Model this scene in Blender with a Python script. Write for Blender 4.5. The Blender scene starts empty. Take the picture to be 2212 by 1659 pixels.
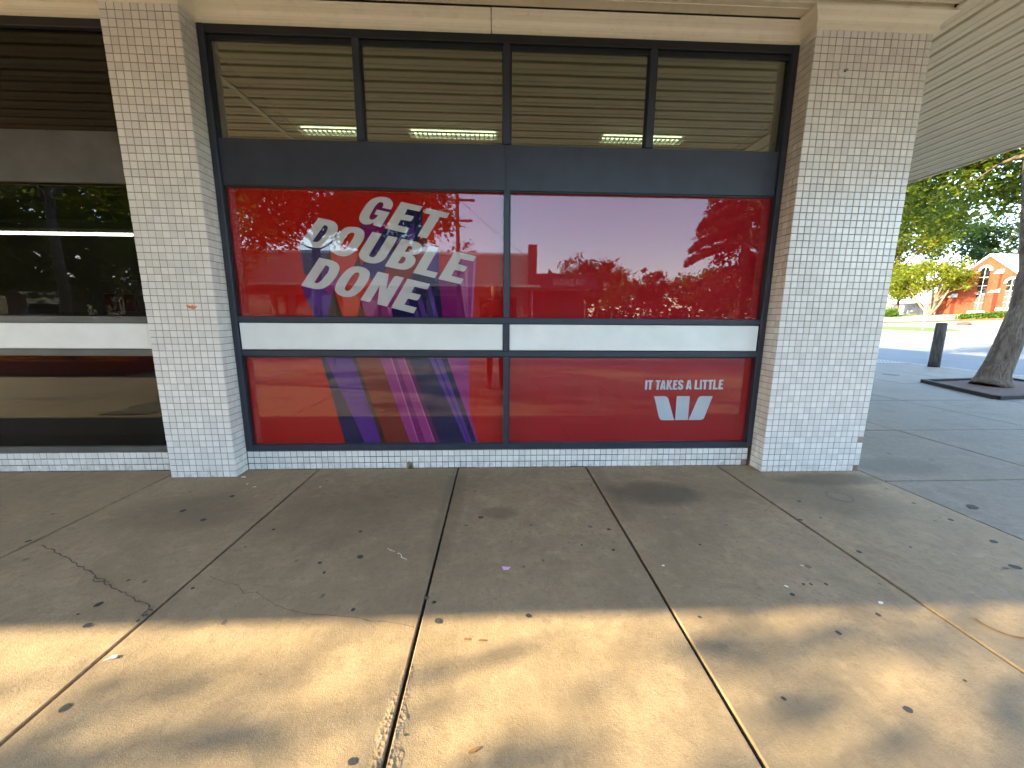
import bpy, bmesh, math, random, zlib
import numpy as np
from mathutils import Vector, Matrix
from mathutils.geometry import tessellate_polygon
R = math.radians
rng = np.random.default_rng(7)
random.seed(7)
scene = bpy.context.scene
col = scene.collection

# ---------------------------------------------------------------- camera
CAM = np.array([2.05728, -2.94174, 1.26772])
def cam_axes(yaw=-0.04206, pitch=-0.17422, roll=0.00714):
    c, s = math.cos(yaw), math.sin(yaw)
    fx = np.array([c, s, 0]); f0 = np.array([-s, c, 0]); up = np.array([0, 0, 1.0])
    fw = f0*math.cos(pitch) + up*math.sin(pitch); u2 = -f0*math.sin(pitch) + up*math.cos(pitch)
    return fx*math.cos(roll) + u2*math.sin(roll), -fx*math.sin(roll) + u2*math.cos(roll), fw
CR, CU, CF = cam_axes()
cd = bpy.data.cameras.new('camera'); cam = bpy.data.objects.new('camera', cd); col.objects.link(cam)
cd.sensor_width = 36; cd.lens = 36*824.7/2212; cd.clip_start = 0.02; cd.clip_end = 2000
cam.matrix_world = Matrix(((CR[0], CU[0], -CF[0], CAM[0]), (CR[1], CU[1], -CF[1], CAM[1]), (CR[2], CU[2], -CF[2], CAM[2]), (0, 0, 0, 1)))
scene.camera = cam

# ---------------------------------------------------------------- sky, sun, exposure
SUN_EL = R(24.0); SUN_AZ = (-0.954, -0.300)
world = bpy.data.worlds.new('World'); scene.world = world; world.use_nodes = True
wn = world.node_tree.nodes; wl = world.node_tree.links
sky = wn.new('ShaderNodeTexSky'); sky.sky_type = 'NISHITA'; sky.sun_disc = False
sky.sun_elevation = SUN_EL; sky.sun_rotation = math.atan2(SUN_AZ[0], SUN_AZ[1])
sky.air_density = 1.0; sky.dust_density = 0.3; sky.ozone_density = 1.2
bg = wn['Background']; bg.inputs[1].default_value = 0.15
wl.new(sky.outputs[0], bg.inputs[0])
sd = bpy.data.lights.new('sun', 'SUN'); sd.energy = 2.8; sd.angle = R(0.53); sd.color = (1.0, 0.84, 0.52)
sun = bpy.data.objects.new('sun', sd); col.objects.link(sun)
sv = Vector((SUN_AZ[0]*math.cos(SUN_EL), SUN_AZ[1]*math.cos(SUN_EL), math.sin(SUN_EL))).normalized()
sun.rotation_euler = sv.to_track_quat('Z', 'Y').to_euler(); sun.location = (-30, -20, 30)
vs = scene.view_settings
vs.view_transform = 'Standard'; vs.look = 'None'; vs.exposure = 3.08; vs.gamma = 1.0; vs.use_curve_mapping = False
scene.cycles.max_bounces = 7; scene.cycles.transparent_max_bounces = 16; scene.cycles.diffuse_bounces = 3; scene.cycles.glossy_bounces = 3
scene.cycles.use_adaptive_sampling = True; scene.cycles.adaptive_threshold = 0.03
scene.cycles.sample_clamp_indirect = 6; scene.cycles.caustics_reflective = False; scene.cycles.caustics_refractive = False
scene.cycles.use_denoising = True

# ---------------------------------------------------------------- materials
def srgb(r, g, b):
    f = lambda c: (c/255/12.92 if c/255 <= .04045 else ((c/255+.055)/1.055)**2.4)
    return (f(r), f(g), f(b))
class NM:
    """small node-tree helper"""
    def __init__(s, name):
        s.m = bpy.data.materials.new(name); s.m.use_nodes = True
        s.t = s.m.node_tree; s.n = s.t.nodes; s.l = s.t.links
        s.b = s.n['Principled BSDF']; s.out = s.n['Material Output']; s._pos = None
    def node(s, typ, **kw):
        n = s.n.new('ShaderNode'+typ)
        for k, v in kw.items(): setattr(n, k, v)
        return n
    def put(s, sock, v):
        if isinstance(v, (int, float)): sock.default_value = v
        elif isinstance(v, tuple): sock.default_value = v if len(v) == len(sock.default_value) else (*v, 1.0)
        else: s.l.new(v, sock)
    def pos(s):
        if s._pos is None: s._pos = s.node('NewGeometry').outputs['Position']
        return s._pos
    def objco(s): return s.node('TexCoord').outputs['Object']
    def scaled(s, vec, sc):
        m = s.node('Mapping'); m.inputs['Scale'].default_value = sc; s.l.new(vec, m.inputs['Vector']); return m.outputs[0]
    def noise(s, scale, detail=4, rough=.55, vec=None, dist=0):
        n = s.node('TexNoise'); n.inputs['Scale'].default_value = scale; n.inputs['Detail'].default_value = detail
        n.inputs['Roughness'].default_value = rough; n.inputs['Distortion'].default_value = dist
        s.l.new(vec if vec is not None else s.pos(), n.inputs['Vector']); return n.outputs['Fac']
    def voro(s, scale, vec=None, feat='F1'):
        n = s.node('TexVoronoi', feature=feat); n.inputs['Scale'].default_value = scale
        s.l.new(vec if vec is not None else s.pos(), n.inputs['Vector']); return n.outputs['Distance']
    def ramp(s, fac, a, b, va=0.0, vb=1.0):
        n = s.node('MapRange'); n.clamp = True
        for i, v in zip(('From Min', 'From Max', 'To Min', 'To Max'), (a, b, va, vb)): n.inputs[i].default_value = v
        s.l.new(fac, n.inputs['Value']); return n.outputs['Result']
    def math(s, op, a, b=0.0):
        n = s.node('Math', operation=op); s.put(n.inputs[0], a); s.put(n.inputs[1], b); return n.outputs[0]
    def mix(s, fac, a, b, blend='MIX'):
        n = s.node('Mix', data_type='RGBA', blend_type=blend); s.put(n.inputs[0], fac); s.put(n.inputs[6], a); s.put(n.inputs[7], b); return n.outputs[2]
    def bump(s, h, strength=.3, dist=.01):
        n = s.node('Bump'); n.inputs['Strength'].default_value = strength; n.inputs['Distance'].default_value = dist
        s.l.new(h, n.inputs['Height']); s.l.new(n.outputs[0], s.b.inputs['Normal'])
    def set(s, **kw):
        for k, v in kw.items():
            s.put(s.b.inputs[{'base': 'Base Color', 'rough': 'Roughness', 'metal': 'Metallic', 'spec': 'Specular IOR Level', 'coat': 'Coat Weight', 'trans': 'Transmission Weight'}[k]], v)
        return s
M = {}
def plain(key, c, rough=.5, var=.12, scale=9.0, spec=.5, metal=0.0, bump=0.0, bscale=60.0):
    k = NM(key); f = k.noise(scale, 5)
    lo = tuple(x*(1-var) for x in c); hi = tuple(min(1, x*(1+var)) for x in c)
    k.set(base=k.mix(k.ramp(f, .3, .7), lo, hi), rough=rough, spec=spec, metal=metal)
    if bump: k.bump(k.noise(bscale, 3), bump, .004)
    M[key] = k.m; return k.m

def concrete(key, c, stain=.55, sun_spall=True):
    k = NM(key)
    big = k.noise(.9, 6, .6); mid = k.noise(5.5, 6, .65); fine = k.noise(140, 3, .7)
    c0 = tuple(x*.68 for x in c); c1 = tuple(x*1.10 for x in c)
    a = k.mix(k.ramp(mid, .3, .72), c0, c1)
    a = k.mix(k.ramp(fine, .35, .68, 0, .55), a, tuple(x*.62 for x in c))
    a = k.mix(k.ramp(big, .47, .70, 0, stain), a, tuple(x*.48 for x in (c[0]*.95, c[1], c[2]*1.05)))
    a = k.mix(k.ramp(k.noise(24, 5, .78), .48, .66, 0, .5), a, tuple(x*.45 for x in c))
    a = k.mix(k.ramp(k.noise(11, 4, .6), .58, .75, 0, .35), a, tuple(x*1.25 for x in c))
    dirt = k.noise(2.3, 7, .7, dist=.8)
    a = k.mix(k.ramp(dirt, .52, .70, 0, .5), a, tuple(x*.42 for x in c))
    speck = k.voro(38); a = k.mix(k.ramp(speck, .06, .11, .35, 0), a, tuple(x*.35 for x in c))
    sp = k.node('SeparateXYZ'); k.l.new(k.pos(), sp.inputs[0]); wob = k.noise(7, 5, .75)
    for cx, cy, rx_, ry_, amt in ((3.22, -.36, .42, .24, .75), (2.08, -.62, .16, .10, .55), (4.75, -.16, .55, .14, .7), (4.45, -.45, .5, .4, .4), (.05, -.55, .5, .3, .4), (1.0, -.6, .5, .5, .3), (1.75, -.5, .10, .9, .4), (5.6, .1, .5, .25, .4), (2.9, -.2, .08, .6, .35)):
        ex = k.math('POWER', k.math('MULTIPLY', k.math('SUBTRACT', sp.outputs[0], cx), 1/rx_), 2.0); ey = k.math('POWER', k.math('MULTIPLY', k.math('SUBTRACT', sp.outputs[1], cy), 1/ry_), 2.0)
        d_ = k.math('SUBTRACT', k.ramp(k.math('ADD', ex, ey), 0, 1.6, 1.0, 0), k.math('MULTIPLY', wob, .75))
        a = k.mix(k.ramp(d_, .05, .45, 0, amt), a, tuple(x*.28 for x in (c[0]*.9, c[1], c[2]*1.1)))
    oi = k.node('ObjectInfo').outputs['Random']
    a = k.mix(k.ramp(oi, 0, 1, 0, .22), a, tuple(x*.7 for x in (c[0], c[1]*1.02, c[2]*1.12)))
    k.set(base=a, rough=k.ramp(mid, .3, .7, .62, .85), spec=.35)
    h = k.math('ADD', k.math('MULTIPLY', k.noise(90, 4, .75), .6), k.math('MULTIPLY', k.noise(260, 2), .35))
    if sun_spall:
        sx = k.node('SeparateXYZ'); k.l.new(k.pos(), sx.inputs[0])
        jx = k.math('ABSOLUTE', k.math('SUBTRACT', sx.outputs[0], 1.735))
        near = k.math('MULTIPLY', k.ramp(jx, .01, .09, 1, 0), k.ramp(sx.outputs[1], -2.1, -1.45, 1, 0))
        msk = k.ramp(k.math('MULTIPLY', near, k.noise(9, 4, .7)), .22, .40)
        h = k.math('ADD', h, k.math('MULTIPLY', msk, k.math('MULTIPLY', k.voro(70), 4.5)))
    k.bump(h, .55, .006); M[key] = k.m
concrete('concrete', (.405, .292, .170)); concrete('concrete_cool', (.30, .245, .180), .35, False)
concrete('kerb_stone', (.42, .39, .33), .3, False)
plain('joint', (.035, .028, .022), .95, .4, 30)
plain('crack', (.105, .08, .058), .95, .3, 30)
plain('gum', (.045, .042, .042), .8, .3, 30)
plain('stain', (.16, .13, .095), .9, .3, 30)
plain('rust', (.20, .10, .035), .9, .3, 30)

def tile_mat(key, c, var, island=False):
    k = NM(key)
    r = k.node('NewGeometry').outputs['Random Per Island'] if island else k.node('ObjectInfo').outputs['Random']
    a = k.mix(r, tuple(x*(1-var) for x in c), c)
    smear = k.noise(5, 6, .7)
    a = k.mix(k.ramp(smear, .5, .8, 0, .08), a, (.45, .38, .28))
    fleck = k.noise(70, 2); a = k.mix(k.ramp(fleck, .70, .76, 0, .25), a, (.3, .25, .2))
    k.set(base=a, rough=k.ramp(k.noise(30, 3), .3, .7, .12, .30), spec=.55)
    sz = k.node('SeparateXYZ'); k.l.new(k.pos(), sz.inputs[0])
    gr = k.math('MULTIPLY', k.ramp(sz.outputs[2], .0, .10, .5, 0), k.ramp(k.noise(13, 5, .75), .47, .66))
    k.put(k.b.inputs['Base Color'], k.mix(gr, a, (.16, .13, .09)))
    k.bump(k.noise(28, 2), .06, .004); M[key] = k.m
tile_mat('tile', (.85, .81, .74), .15); tile_mat('tile_field', (.85, .81, .74), .15, True)
def grout():
    k = NM('grout'); s = k.node('SeparateXYZ'); k.l.new(k.pos(), s.inputs[0])
    f = k.noise(6, 5, .7); a = k.mix(k.ramp(f, .35, .7), (.37, .27, .20), (.24, .165, .12))
    g = k.math('MULTIPLY', k.ramp(s.outputs[2], 0, .35, 1, 0), k.ramp(k.noise(3, 4), .4, .6))
    k.set(base=k.mix(g, a, (.05, .04, .03)), rough=.95); M['grout'] = k.m
grout()
plain('frame_navy', (.027, .032, .048), .42, .18, 7, .5)
plain('frame_black', (.012, .013, .016), .5, .2, 12)
plain('frame_grey', (.085, .080, .074), .5, .25, 5)
plain('white_panel', (.86, .86, .81), .28, .06, 4)
def cream(key, c):
    k = NM(key); f = k.noise(7, 6, .7)
    a = k.mix(k.ramp(f, .52, .75, 0, .35), c, tuple(x*.6 for x in c))
    sp = k.noise(55, 2); a = k.mix(k.ramp(sp, .72, .78, 0, .5), a, (.12, .09, .06))
    k.set(base=a, rough=.45, spec=.4); M[key] = k.m
cream('soffit', (.78, .69, .52)); cream('cornice', (.88, .80, .63)); cream('soffit_side', (.82, .72, .53))
plain('soffit_gap', (.17, .125, .085), .9, .2, 8)

def glass(key, f0, tint=(1, 1, 1), rough=0.0):
    k = NM(key); k.n.remove(k.b)
    lw = k.node('LayerWeight'); lw.inputs['Blend'].default_value = .5
    p = k.math('POWER', lw.outputs['Facing'], 5.0)
    fac = k.math('ADD', k.math('MULTIPLY', p, 1-f0), f0)
    tr = k.node('BsdfTransparent'); tr.inputs[0].default_value = (*tint, 1)
    gl = k.node('BsdfGlossy'); gl.inputs['Roughness'].default_value = rough; gl.inputs[0].default_value = (1, 1, 1, 1)
    mx = k.node('MixShader'); k.l.new(fac, mx.inputs[0]); k.l.new(tr.outputs[0], mx.inputs[1]); k.l.new(gl.outputs[0], mx.inputs[2])
    k.l.new(mx.outputs[0], k.out.inputs[0]); M[key] = k.m
glass('glass', .033); glass('glass_upper', .215, (.70, .76, .60)); glass('glass_dark', .038, (.45, .45, .43)); glass('glass_far', .08, (.3, .32, .34))
def emit(key, c, s):
    k = NM(key); k.set(base=(.8, .8, .8)); k.b.inputs['Emission Color'].default_value = (*c, 1); k.b.inputs['Emission Strength'].default_value = s; M[key] = k.m
emit('lamp', (.93, 1.0, .88), .6); emit('lamp_tube', (.95, 1, .95), 2.2)
VIN = {'film_red': (.40, .006, .005), 'film_crimson': (.34, .005, .010), 'letter_white': (.56, .54, .52), 'logo_white': (.48, .53, .56),
       'magenta_dark': (.17, .008, .095), 'magenta': (.27, .028, .15), 'pink': (.42, .10, .25), 'pink2': (.42, .07, .22), 'plum': (.085, .010, .06),
       'navy': (.012, .010, .050), 'violet': (.085, .030, .19), 'indigo': (.032, .012, .11), 'purple': (.085, .018, .17), 'slate': (.045, .025, .075),
       'brown_red': (.14, .014, .010), 'dark_red': (.22, .010, .010), 'dark_red2': (.17, .016, .010), 'bright_red': (.50, .022, .010), 'brown_dark': (.045, .016, .010)}
for n_, c_ in VIN.items(): plain(n_, c_, .6, .05, 2.0, .06)

def leaf_mat(key, c1, c2, trans=.45):
    k = NM(key); k.n.remove(k.b)
    r = k.node('NewGeometry').outputs['Random Per Island']
    c = k.mix(r, c1, c2)
    d = k.node('BsdfPrincipled'); k.l.new(c, d.inputs['Base Color']); d.inputs['Roughness'].default_value = .5; d.inputs['Specular IOR Level'].default_value = .35
    t = k.node('BsdfTranslucent'); k.l.new(k.mix(.5, c, tuple(min(1, x*1.7) for x in c2)), t.inputs[0])
    mx = k.node('MixShader'); mx.inputs[0].default_value = trans
    k.l.new(d.outputs[0], mx.inputs[1]); k.l.new(t.outputs[0], mx.inputs[2]); k.l.new(mx.outputs[0], k.out.inputs[0]); M[key] = k.m
leaf_mat('leaf_elm', (.032, .066, .007), (.165, .195, .016), .5); leaf_mat('leaf_lime', (.075, .105, .008), (.25, .25, .018), .5)
leaf_mat('leaf_dark', (.018, .045, .012), (.05, .085, .02), .3); leaf_mat('leaf_hedge', (.06, .13, .012), (.14, .22, .02))
leaf_mat('leaf_cedar', (.018, .034, .018), (.045, .065, .03), .2); leaf_mat('petal', (.55, .10, .01), (.75, .25, .02))
leaf_mat('grass', (.07, .12, .012), (.16, .22, .03), .4)
def bark(key, c):
    k = NM(key); v = k.scaled(k.pos(), (7, 7, 1.3)); f = k.noise(2.2, 6, .7, vec=v, dist=1.2)
    a = k.mix(k.ramp(f, .35, .66), tuple(x*.28 for x in c), c)
    k.set(base=a, rough=.9, spec=.2); k.bump(f, .8, .03); M[key] = k.m
bark('bark', (.24, .17, .115)); bark('bark_grey', (.22, .20, .17)); bark('bark_pale', (.42, .33, .22)); bark('timber_old', (.15, .125, .10))
plain('mulch', (.11, .055, .035), .95, .5, 40, bump=.6, bscale=70)
plain('timber_edge', (.03, .022, .017), .9, .3, 20)
def asphalt():
    k = NM('asphalt'); f = k.noise(160, 2); g = k.noise(.7, 6, .6)
    a = k.mix(k.ramp(f, .3, .7), (.15, .143, .132), (.25, .24, .22)); a = k.mix(k.ramp(g, .45, .7, 0, .4), a, (.13, .13, .13))
    k.set(base=a, rough=.9, spec=.25); k.bump(f, .4, .005); M['asphalt'] = k.m
asphalt()
plain('paint_white', (.75, .73, .68), .7, .15, 4); plain('ground', (.16, .15, .09), .95, .4, .6); plain('lawn', (.10, .15, .02), .95, .35, 3)
plain('path_pale', (.40, .36, .27), .9, .12, 2); plain('brick_edge', (.33, .07, .035), .9, .2, 9)
def brickwork(key, c, mortar, sc=1.0):
    k = NM(key); b = k.node('TexBrick'); b.inputs['Scale'].default_value = 4.2*sc
    mp = k.node('Mapping'); mp.inputs['Rotation'].default_value = (R(90), 0, R(90)) ; k.l.new(k.pos(), mp.inputs[0])
    sx = k.node('SeparateXYZ'); k.l.new(k.pos(), sx.inputs[0]); cb = k.node('CombineXYZ')
    k.l.new(k.math('ADD', sx.outputs[0], sx.outputs[1]), cb.inputs[0]); k.l.new(sx.outputs[2], cb.inputs[1]); k.l.new(cb.outputs[0], b.inputs['Vector'])
    b.inputs['Color1'].default_value = (*c, 1); b.inputs['Color2'].default_value = (*[x*.55 for x in c], 1); b.inputs['Mortar'].default_value = (*mortar, 1)
    b.inputs['Mortar Size'].default_value = .02
    k.set(base=b.outputs[0], rough=.9, spec=.2); M[key] = k.m
brickwork('brick_red', (.34, .062, .026), (.26, .10, .06)); brickwork('brick_brown', (.2, .09, .06), (.2, .15, .12), 1.2)
plain('trim_white', (.85, .83, .78), .5, .05, 3); plain('roof_pale', (.74, .73, .70), .5, .06, 2); plain('render_wall', (.42, .37, .30), .85, .15, .8)
plain('wall_dark', (.12, .11, .10), .7, .2, 2); plain('sign_dark', (.03, .03, .035), .4, .2, 3); plain('sign_letter', (.55, .5, .4), .5, .05, 3)
plain('metal_grey', (.30, .30, .31), .4, .1, 8, .5, .8); plain('pole_wood', (.10, .075, .055), .9, .3, 8); plain('wire', (.02, .02, .02), .7, .1, 5)
plain('interior_wall', (.22, .20, .17), .9, .1, 1); plain('interior_ceiling', (.50, .48, .40), .9, .05, 1); plain('interior_floor', (.10, .09, .08), .7, .2, 2)
plain('bulkhead', (.20, .17, .12), .8, .1, 2); plain('louvre', (.55, .55, .5), .4, .05, 5); plain('poster_red', (.40, .012, .02), .5, .1, 3); plain('poster_edge', (.65, .62, .58), .5, .05, 3)
plain('red_paint', (.35, .02, .02), .5, .12, 4); plain('hivis', (.85, .12, .03), .6, .1, 4); plain('tactile', (.42, .36, .25), .8, .1, 4)
plain('fence_wood', (.30, .25, .25), .9, .2, 5); plain('pink_paper', (.72, .42, .62), .7, .06, 6); plain('paper', (.80, .77, .68), .7, .06, 6); plain('orange_peel', (.70, .20, .09), .6, .15, 40)
for n_, c_ in {'car_white': (.78, .78, .76), 'car_blue': (.25, .36, .48), 'car_silver': (.45, .46, .47), 'car_dark': (.04, .045, .05), 'car_red': (.35, .02, .02)}.items():
    k_ = NM(n_); k_.set(base=k_.mix(k_.ramp(k_.noise(2), .3, .7), tuple(x*.94 for x in c_), c_), rough=.28, coat=.6); M[n_] = k_.m
plain('tyre', (.018, .018, .018), .85, .2, 9); plain('car_glass', (.015, .018, .022), .05, .1, 3, .6); emit('tail_light', (1, .05, .03), .6); plain('head_light', (.7, .72, .75), .15, .05, 3)
plain('skin', (.46, .26, .18), .5, .08, 12); plain('shirt', (.035, .04, .05), .9, .15, 20); plain('trousers', (.05, .05, .06), .9, .2, 20); plain('cap', (.45, .42, .36), .9, .1, 20)
plain('beard', (.07, .045, .03), .9, .2, 60); plain('shoe', (.03, .03, .03), .6, .2, 20); plain('phone', (.02, .02, .022), .2, .05, 5)

# ---------------------------------------------------------------- object helpers
WLOC = {}
def tag(o, label=None, cat=None, group=None, kind=None):
    if label: o['label'] = label
    if cat: o['category'] = cat
    if group: o['group'] = group
    if kind: o['kind'] = kind
    return o
def thing(name, label, cat, loc=(0, 0, 0), group=None, kind=None):
    o = bpy.data.objects.new(name, None); col.objects.link(o); o.location = loc; o.empty_display_size = .1
    WLOC[o.name] = Vector(loc); return tag(o, label, cat, group, kind)
def link(name, me, parent=None, base=None):
    o = bpy.data.objects.new(name, me); col.objects.link(o)
    if parent is not None: o.parent = parent
    WLOC[o.name] = WLOC[parent.name].copy() if parent is not None else Vector((0, 0, 0))
    return o
class MB:
    def __init__(s): s.v = []; s.f = []; s.sm = []
    def add(s, vs, fs, smooth=False):
        n = len(s.v); s.v += [tuple(map(float, p)) for p in vs]; s.f += [tuple(i+n for i in f) for f in fs]; s.sm += [smooth]*len(fs); return s
    def box(s, x0, x1, y0, y1, z0, z1):
        return s.add([(x0, y0, z0), (x1, y0, z0), (x1, y1, z0), (x0, y1, z0), (x0, y0, z1), (x1, y0, z1), (x1, y1, z1), (x0, y1, z1)],
                     [(0, 3, 2, 1), (4, 5, 6, 7), (0, 1, 5, 4), (1, 2, 6, 5), (2, 3, 7, 6), (3, 0, 4, 7)])
    def cbox(s, x0, x1, y0, y1, z0, z1, c=.003):
        """box whose front (-y) face has chamfered edges"""
        v = [(x0, y0+c, z0), (x1, y0+c, z0), (x1, y0+c, z1), (x0, y0+c, z1), (x0+c, y0, z0+c), (x1-c, y0, z0+c), (x1-c, y0, z1-c), (x0+c, y0, z1-c),
             (x0, y1, z0), (x1, y1, z0), (x1, y1, z1), (x0, y1, z1)]
        return s.add(v, [(4, 5, 6, 7), (0, 1, 5, 4), (1, 2, 6, 5), (2, 3, 7, 6), (3, 0, 4, 7), (0, 8, 9, 1), (1, 9, 10, 2), (2, 10, 11, 3), (3, 11, 8, 0), (8, 11, 10, 9)])
    def tbox(s, x0, x1, y0, y1, z0, z1, c=.006):
        """box with chamfered top edges"""
        v = [(x0, y0, z0), (x1, y0, z0), (x1, y1, z0), (x0, y1, z0), (x0, y0, z1-c), (x1, y0, z1-c), (x1, y1, z1-c), (x0, y1, z1-c),
             (x0+c, y0+c, z1), (x1-c, y0+c, z1), (x1-c, y1-c, z1), (x0+c, y1-c, z1)]
        return s.add(v, [(0, 3, 2, 1), (8, 9, 10, 11)] + [(i, (i+1) % 4, (i+1) % 4+4, i+4) for i in range(4)] + [(i+4, (i+1) % 4+4, (i+1) % 4+8, i+8) for i in range(4)])
    def tube(s, pts, rad, n=8, cap=True, smooth=True):
        P = [Vector(p) for p in pts]; k = len(P); rad = rad if hasattr(rad, '__len__') else [rad]*k
        t0 = (P[1]-P[0]).normalized(); a = t0.orthogonal().normalized(); vs = []
        for i in range(k):
            t = (P[min(i+1, k-1)]-P[max(i-1, 0)]).normalized(); a = (a - t*a.dot(t)).normalized(); b = t.cross(a)
            for j in range(n):
                w = 2*math.pi*j/n; vs.append(P[i]+(a*math.cos(w)+b*math.sin(w))*rad[i])
        fs = [(i*n+j, i*n+(j+1) % n, (i+1)*n+(j+1) % n, (i+1)*n+j) for i in range(k-1) for j in range(n)]
        s.add(vs, fs, smooth)
        if cap:
            m = len(s.v)-k*n; s.f += [tuple(m+j for j in range(n-1, -1, -1)), tuple(m+(k-1)*n+j for j in range(n))]; s.sm += [False, False]
        return s
    def prism(s, poly, axis, a, b):
        """polygon (2-D) extruded along an axis; poly axes are the other two in xyz order"""
        n = len(poly); mk = {'x': lambda p, q: (q, p[0], p[1]), 'y': lambda p, q: (p[0], q, p[1]), 'z': lambda p, q: (p[0], p[1], q)}[axis]
        vs = [mk(p, a) for p in poly]+[mk(p, b) for p in poly]
        return s.add(vs, [tuple(range(n-1, -1, -1)), tuple(range(n, 2*n))]+[(i, (i+1) % n, (i+1) % n+n, i+n) for i in range(n)])
    def build(s, name, mat, parent=None, local=False, fix=True):
        me = bpy.data.meshes.new(name)
        off = Vector((0, 0, 0)) if (local or parent is None) else WLOC[parent.name]
        me.from_pydata([(x-off.x, y-off.y, z-off.z) for x, y, z in s.v], [], s.f)
        me.polygons.foreach_set('use_smooth', s.sm)
        me.materials.append(M[mat] if isinstance(mat, str) else mat)
        if fix:
            bm = bmesh.new(); bm.from_mesh(me); bmesh.ops.recalc_face_normals(bm, faces=bm.faces); bm.to_mesh(me); bm.free()
        me.update(); return link(name, me, parent)
def copy_tree(o, parent=None):
    c = o.copy(); col.objects.link(c); c.parent = parent
    for ch in list(o.children): copy_tree(ch, c)
    return c
def flat_poly(name, loops, y, mat, parent):
    """flat printed shape on the window plane, loops in mm (x, z)"""
    P = [[Vector((a/1000, y, b/1000)) for a, b in l] for l in loops]
    L2 = [[Vector((p.x, p.z, 0)) for p in l] for l in P]; tri = tessellate_polygon(L2); vs = [p for l in P for p in l]
    b = MB(); b.add(vs, [tuple(t) for t in tri])
    off = WLOC[parent.name]; me = bpy.data.meshes.new(name); me.from_pydata([tuple(Vector(v)-off) for v in b.v], [], b.f); me.materials.append(M[mat])
    bm = bmesh.new(); bm.from_mesh(me)
    for f in bm.faces:
        f.normal_update()
        if f.normal.y > 0: f.normal_flip()
    bm.to_mesh(me); bm.free(); return link(name, me, parent)
def quads_mesh(name, V, mat, parent=None, local=False):
    """V: (n,4,3) array of separate quads, fast"""
    n = len(V); off = np.zeros(3) if (local or parent is None) else np.array(WLOC[parent.name])
    me = bpy.data.meshes.new(name); me.vertices.add(n*4); me.vertices.foreach_set('co', (V.reshape(-1, 3)-off).ravel().astype(np.float32))
    me.loops.add(n*4); me.loops.foreach_set('vertex_index', np.arange(n*4, dtype=np.int32)); me.polygons.add(n)
    me.polygons.foreach_set('loop_start', np.arange(0, n*4, 4, dtype=np.int32)); me.polygons.foreach_set('loop_total', np.full(n, 4, dtype=np.int32))
    me.materials.append(M[mat]); me.update(calc_edges=True); return link(name, me, parent)
# ---------------------------------------------------------------- ground, road, pavement
XT = [-1e4, 20, 31, 44, 400]; ZT = [0, 0, .44, 1.75, 3.5]
def zt(x): return float(np.interp(x, XT, ZT))
b = MB(); xs = [-900, 14.45, 17, 20, 25.5, 31, 37, 44, 60, 150, 900]
for i in range(len(xs)-1):
    z0, z1 = zt(xs[i])-.16, zt(xs[i+1])-.16
    b.add([(xs[i], -900, z0), (xs[i+1], -900, z1), (xs[i+1], 900, z1), (xs[i], 900, z0)], [(0, 1, 2, 3)])
tag(b.build('ground', 'ground'), kind='structure')
b = MB(); b.add([(-200, -21.5, -.14), (13.8, -21.5, -.14), (13.8, -6.65, -.14), (-200, -6.65, -.14)], [(0, 1, 2, 3)])
rx = [13.8, 14.5, 17, 20, 25.5, 28.6, 31.5]; zr = [-.14, -.14, -.09, -.012, .21, .32, .43]
for i in range(len(rx)-1):
    b.add([(rx[i], -60, zr[i]), (rx[i+1], -60, zr[i+1]), (rx[i+1], 120, zr[i+1]), (rx[i], 120, zr[i])], [(0, 1, 2, 3)])
b.add([(31.5, -21.5, .43), (200, -21.5, .43), (200, -6.65, .43), (31.5, -6.65, .43)], [(0, 1, 2, 3)])
tag(b.build('road', 'asphalt'), kind='structure')
def lane(x0, x1, y0, y1, z0, z1, nm='lane_line'):
    b = MB(); b.add([(x0, y0, z0), (x1, y0, z1), (x1, y1, z1), (x0, y1, z0)], [(0, 1, 2, 3)]); return b
zrx = lambda x: float(np.interp(x, rx, zr))
ll = thing('lane_line', 'pale double centre line painted along the side street', 'road marking', (25, 14, .21))
for x in (24.75, 25.05): lane(x, x+.13, -5, 70, zrx(x)+.006, zrx(x+.13)+.006).build('paint_stripe', 'paint_white', ll)

pave = MB(); pave.box(-14, 14.2, -6.5, .16, -.13, -.022); pave.box(5.13, 14.2, .16, 60, -.13, -.022)
pave = tag(pave.build('pavement', 'joint'), kind='structure')
kerb = thing('kerb', None, None, (14.3, 0, 0), kind='structure')
for i in range(14): MB().tbox(14.212, 14.42, -6.3+i*4.2, -2.12+i*4.2, -.16, -.003, .02).build('kerb_block', 'kerb_stone', kerb)
for i in range(8): MB().tbox(-14+i*3.52, -14+(i+1)*3.52-.012, -6.72, -6.512, -.16, -.003, .02).build('kerb_block', 'kerb_stone', kerb)
XJ = [-8.72, -7.56, -6.4, -5.25, -4.1, -2.93, -1.78, -.555, .575, 1.735, 2.828, 3.985, 5.147]
JG = .007
def slab(x0, x1, y0, y1, mat):
    dz = random.uniform(-.003, .001)
    b = MB().tbox(x0+JG, x1-JG, y0+JG, y1-JG, -.02, dz, .004); return b.build('paving_slab', mat, pave)
for i in range(len(XJ)-1):
    for y0, y1 in ((-2.62, .155), (-6.49, -2.62)): slab(XJ[i], XJ[i+1], y0, y1, 'concrete')
XR = [5.147, 6.72, 8.5, 10.25, 12.0, 13.6, 14.2]; YR = [-2.62, -.2, 1.16, 2.76, 4.3, 5.95, 7.6, 9.3, 11, 12.7, 14.4]
for i in range(6):
    slab(XR[i], XR[i+1], -6.49, -2.62, 'concrete')
    for j in range(len(YR)-1): slab(XR[i], XR[i+1], YR[j], YR[j+1], 'concrete_cool')

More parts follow.
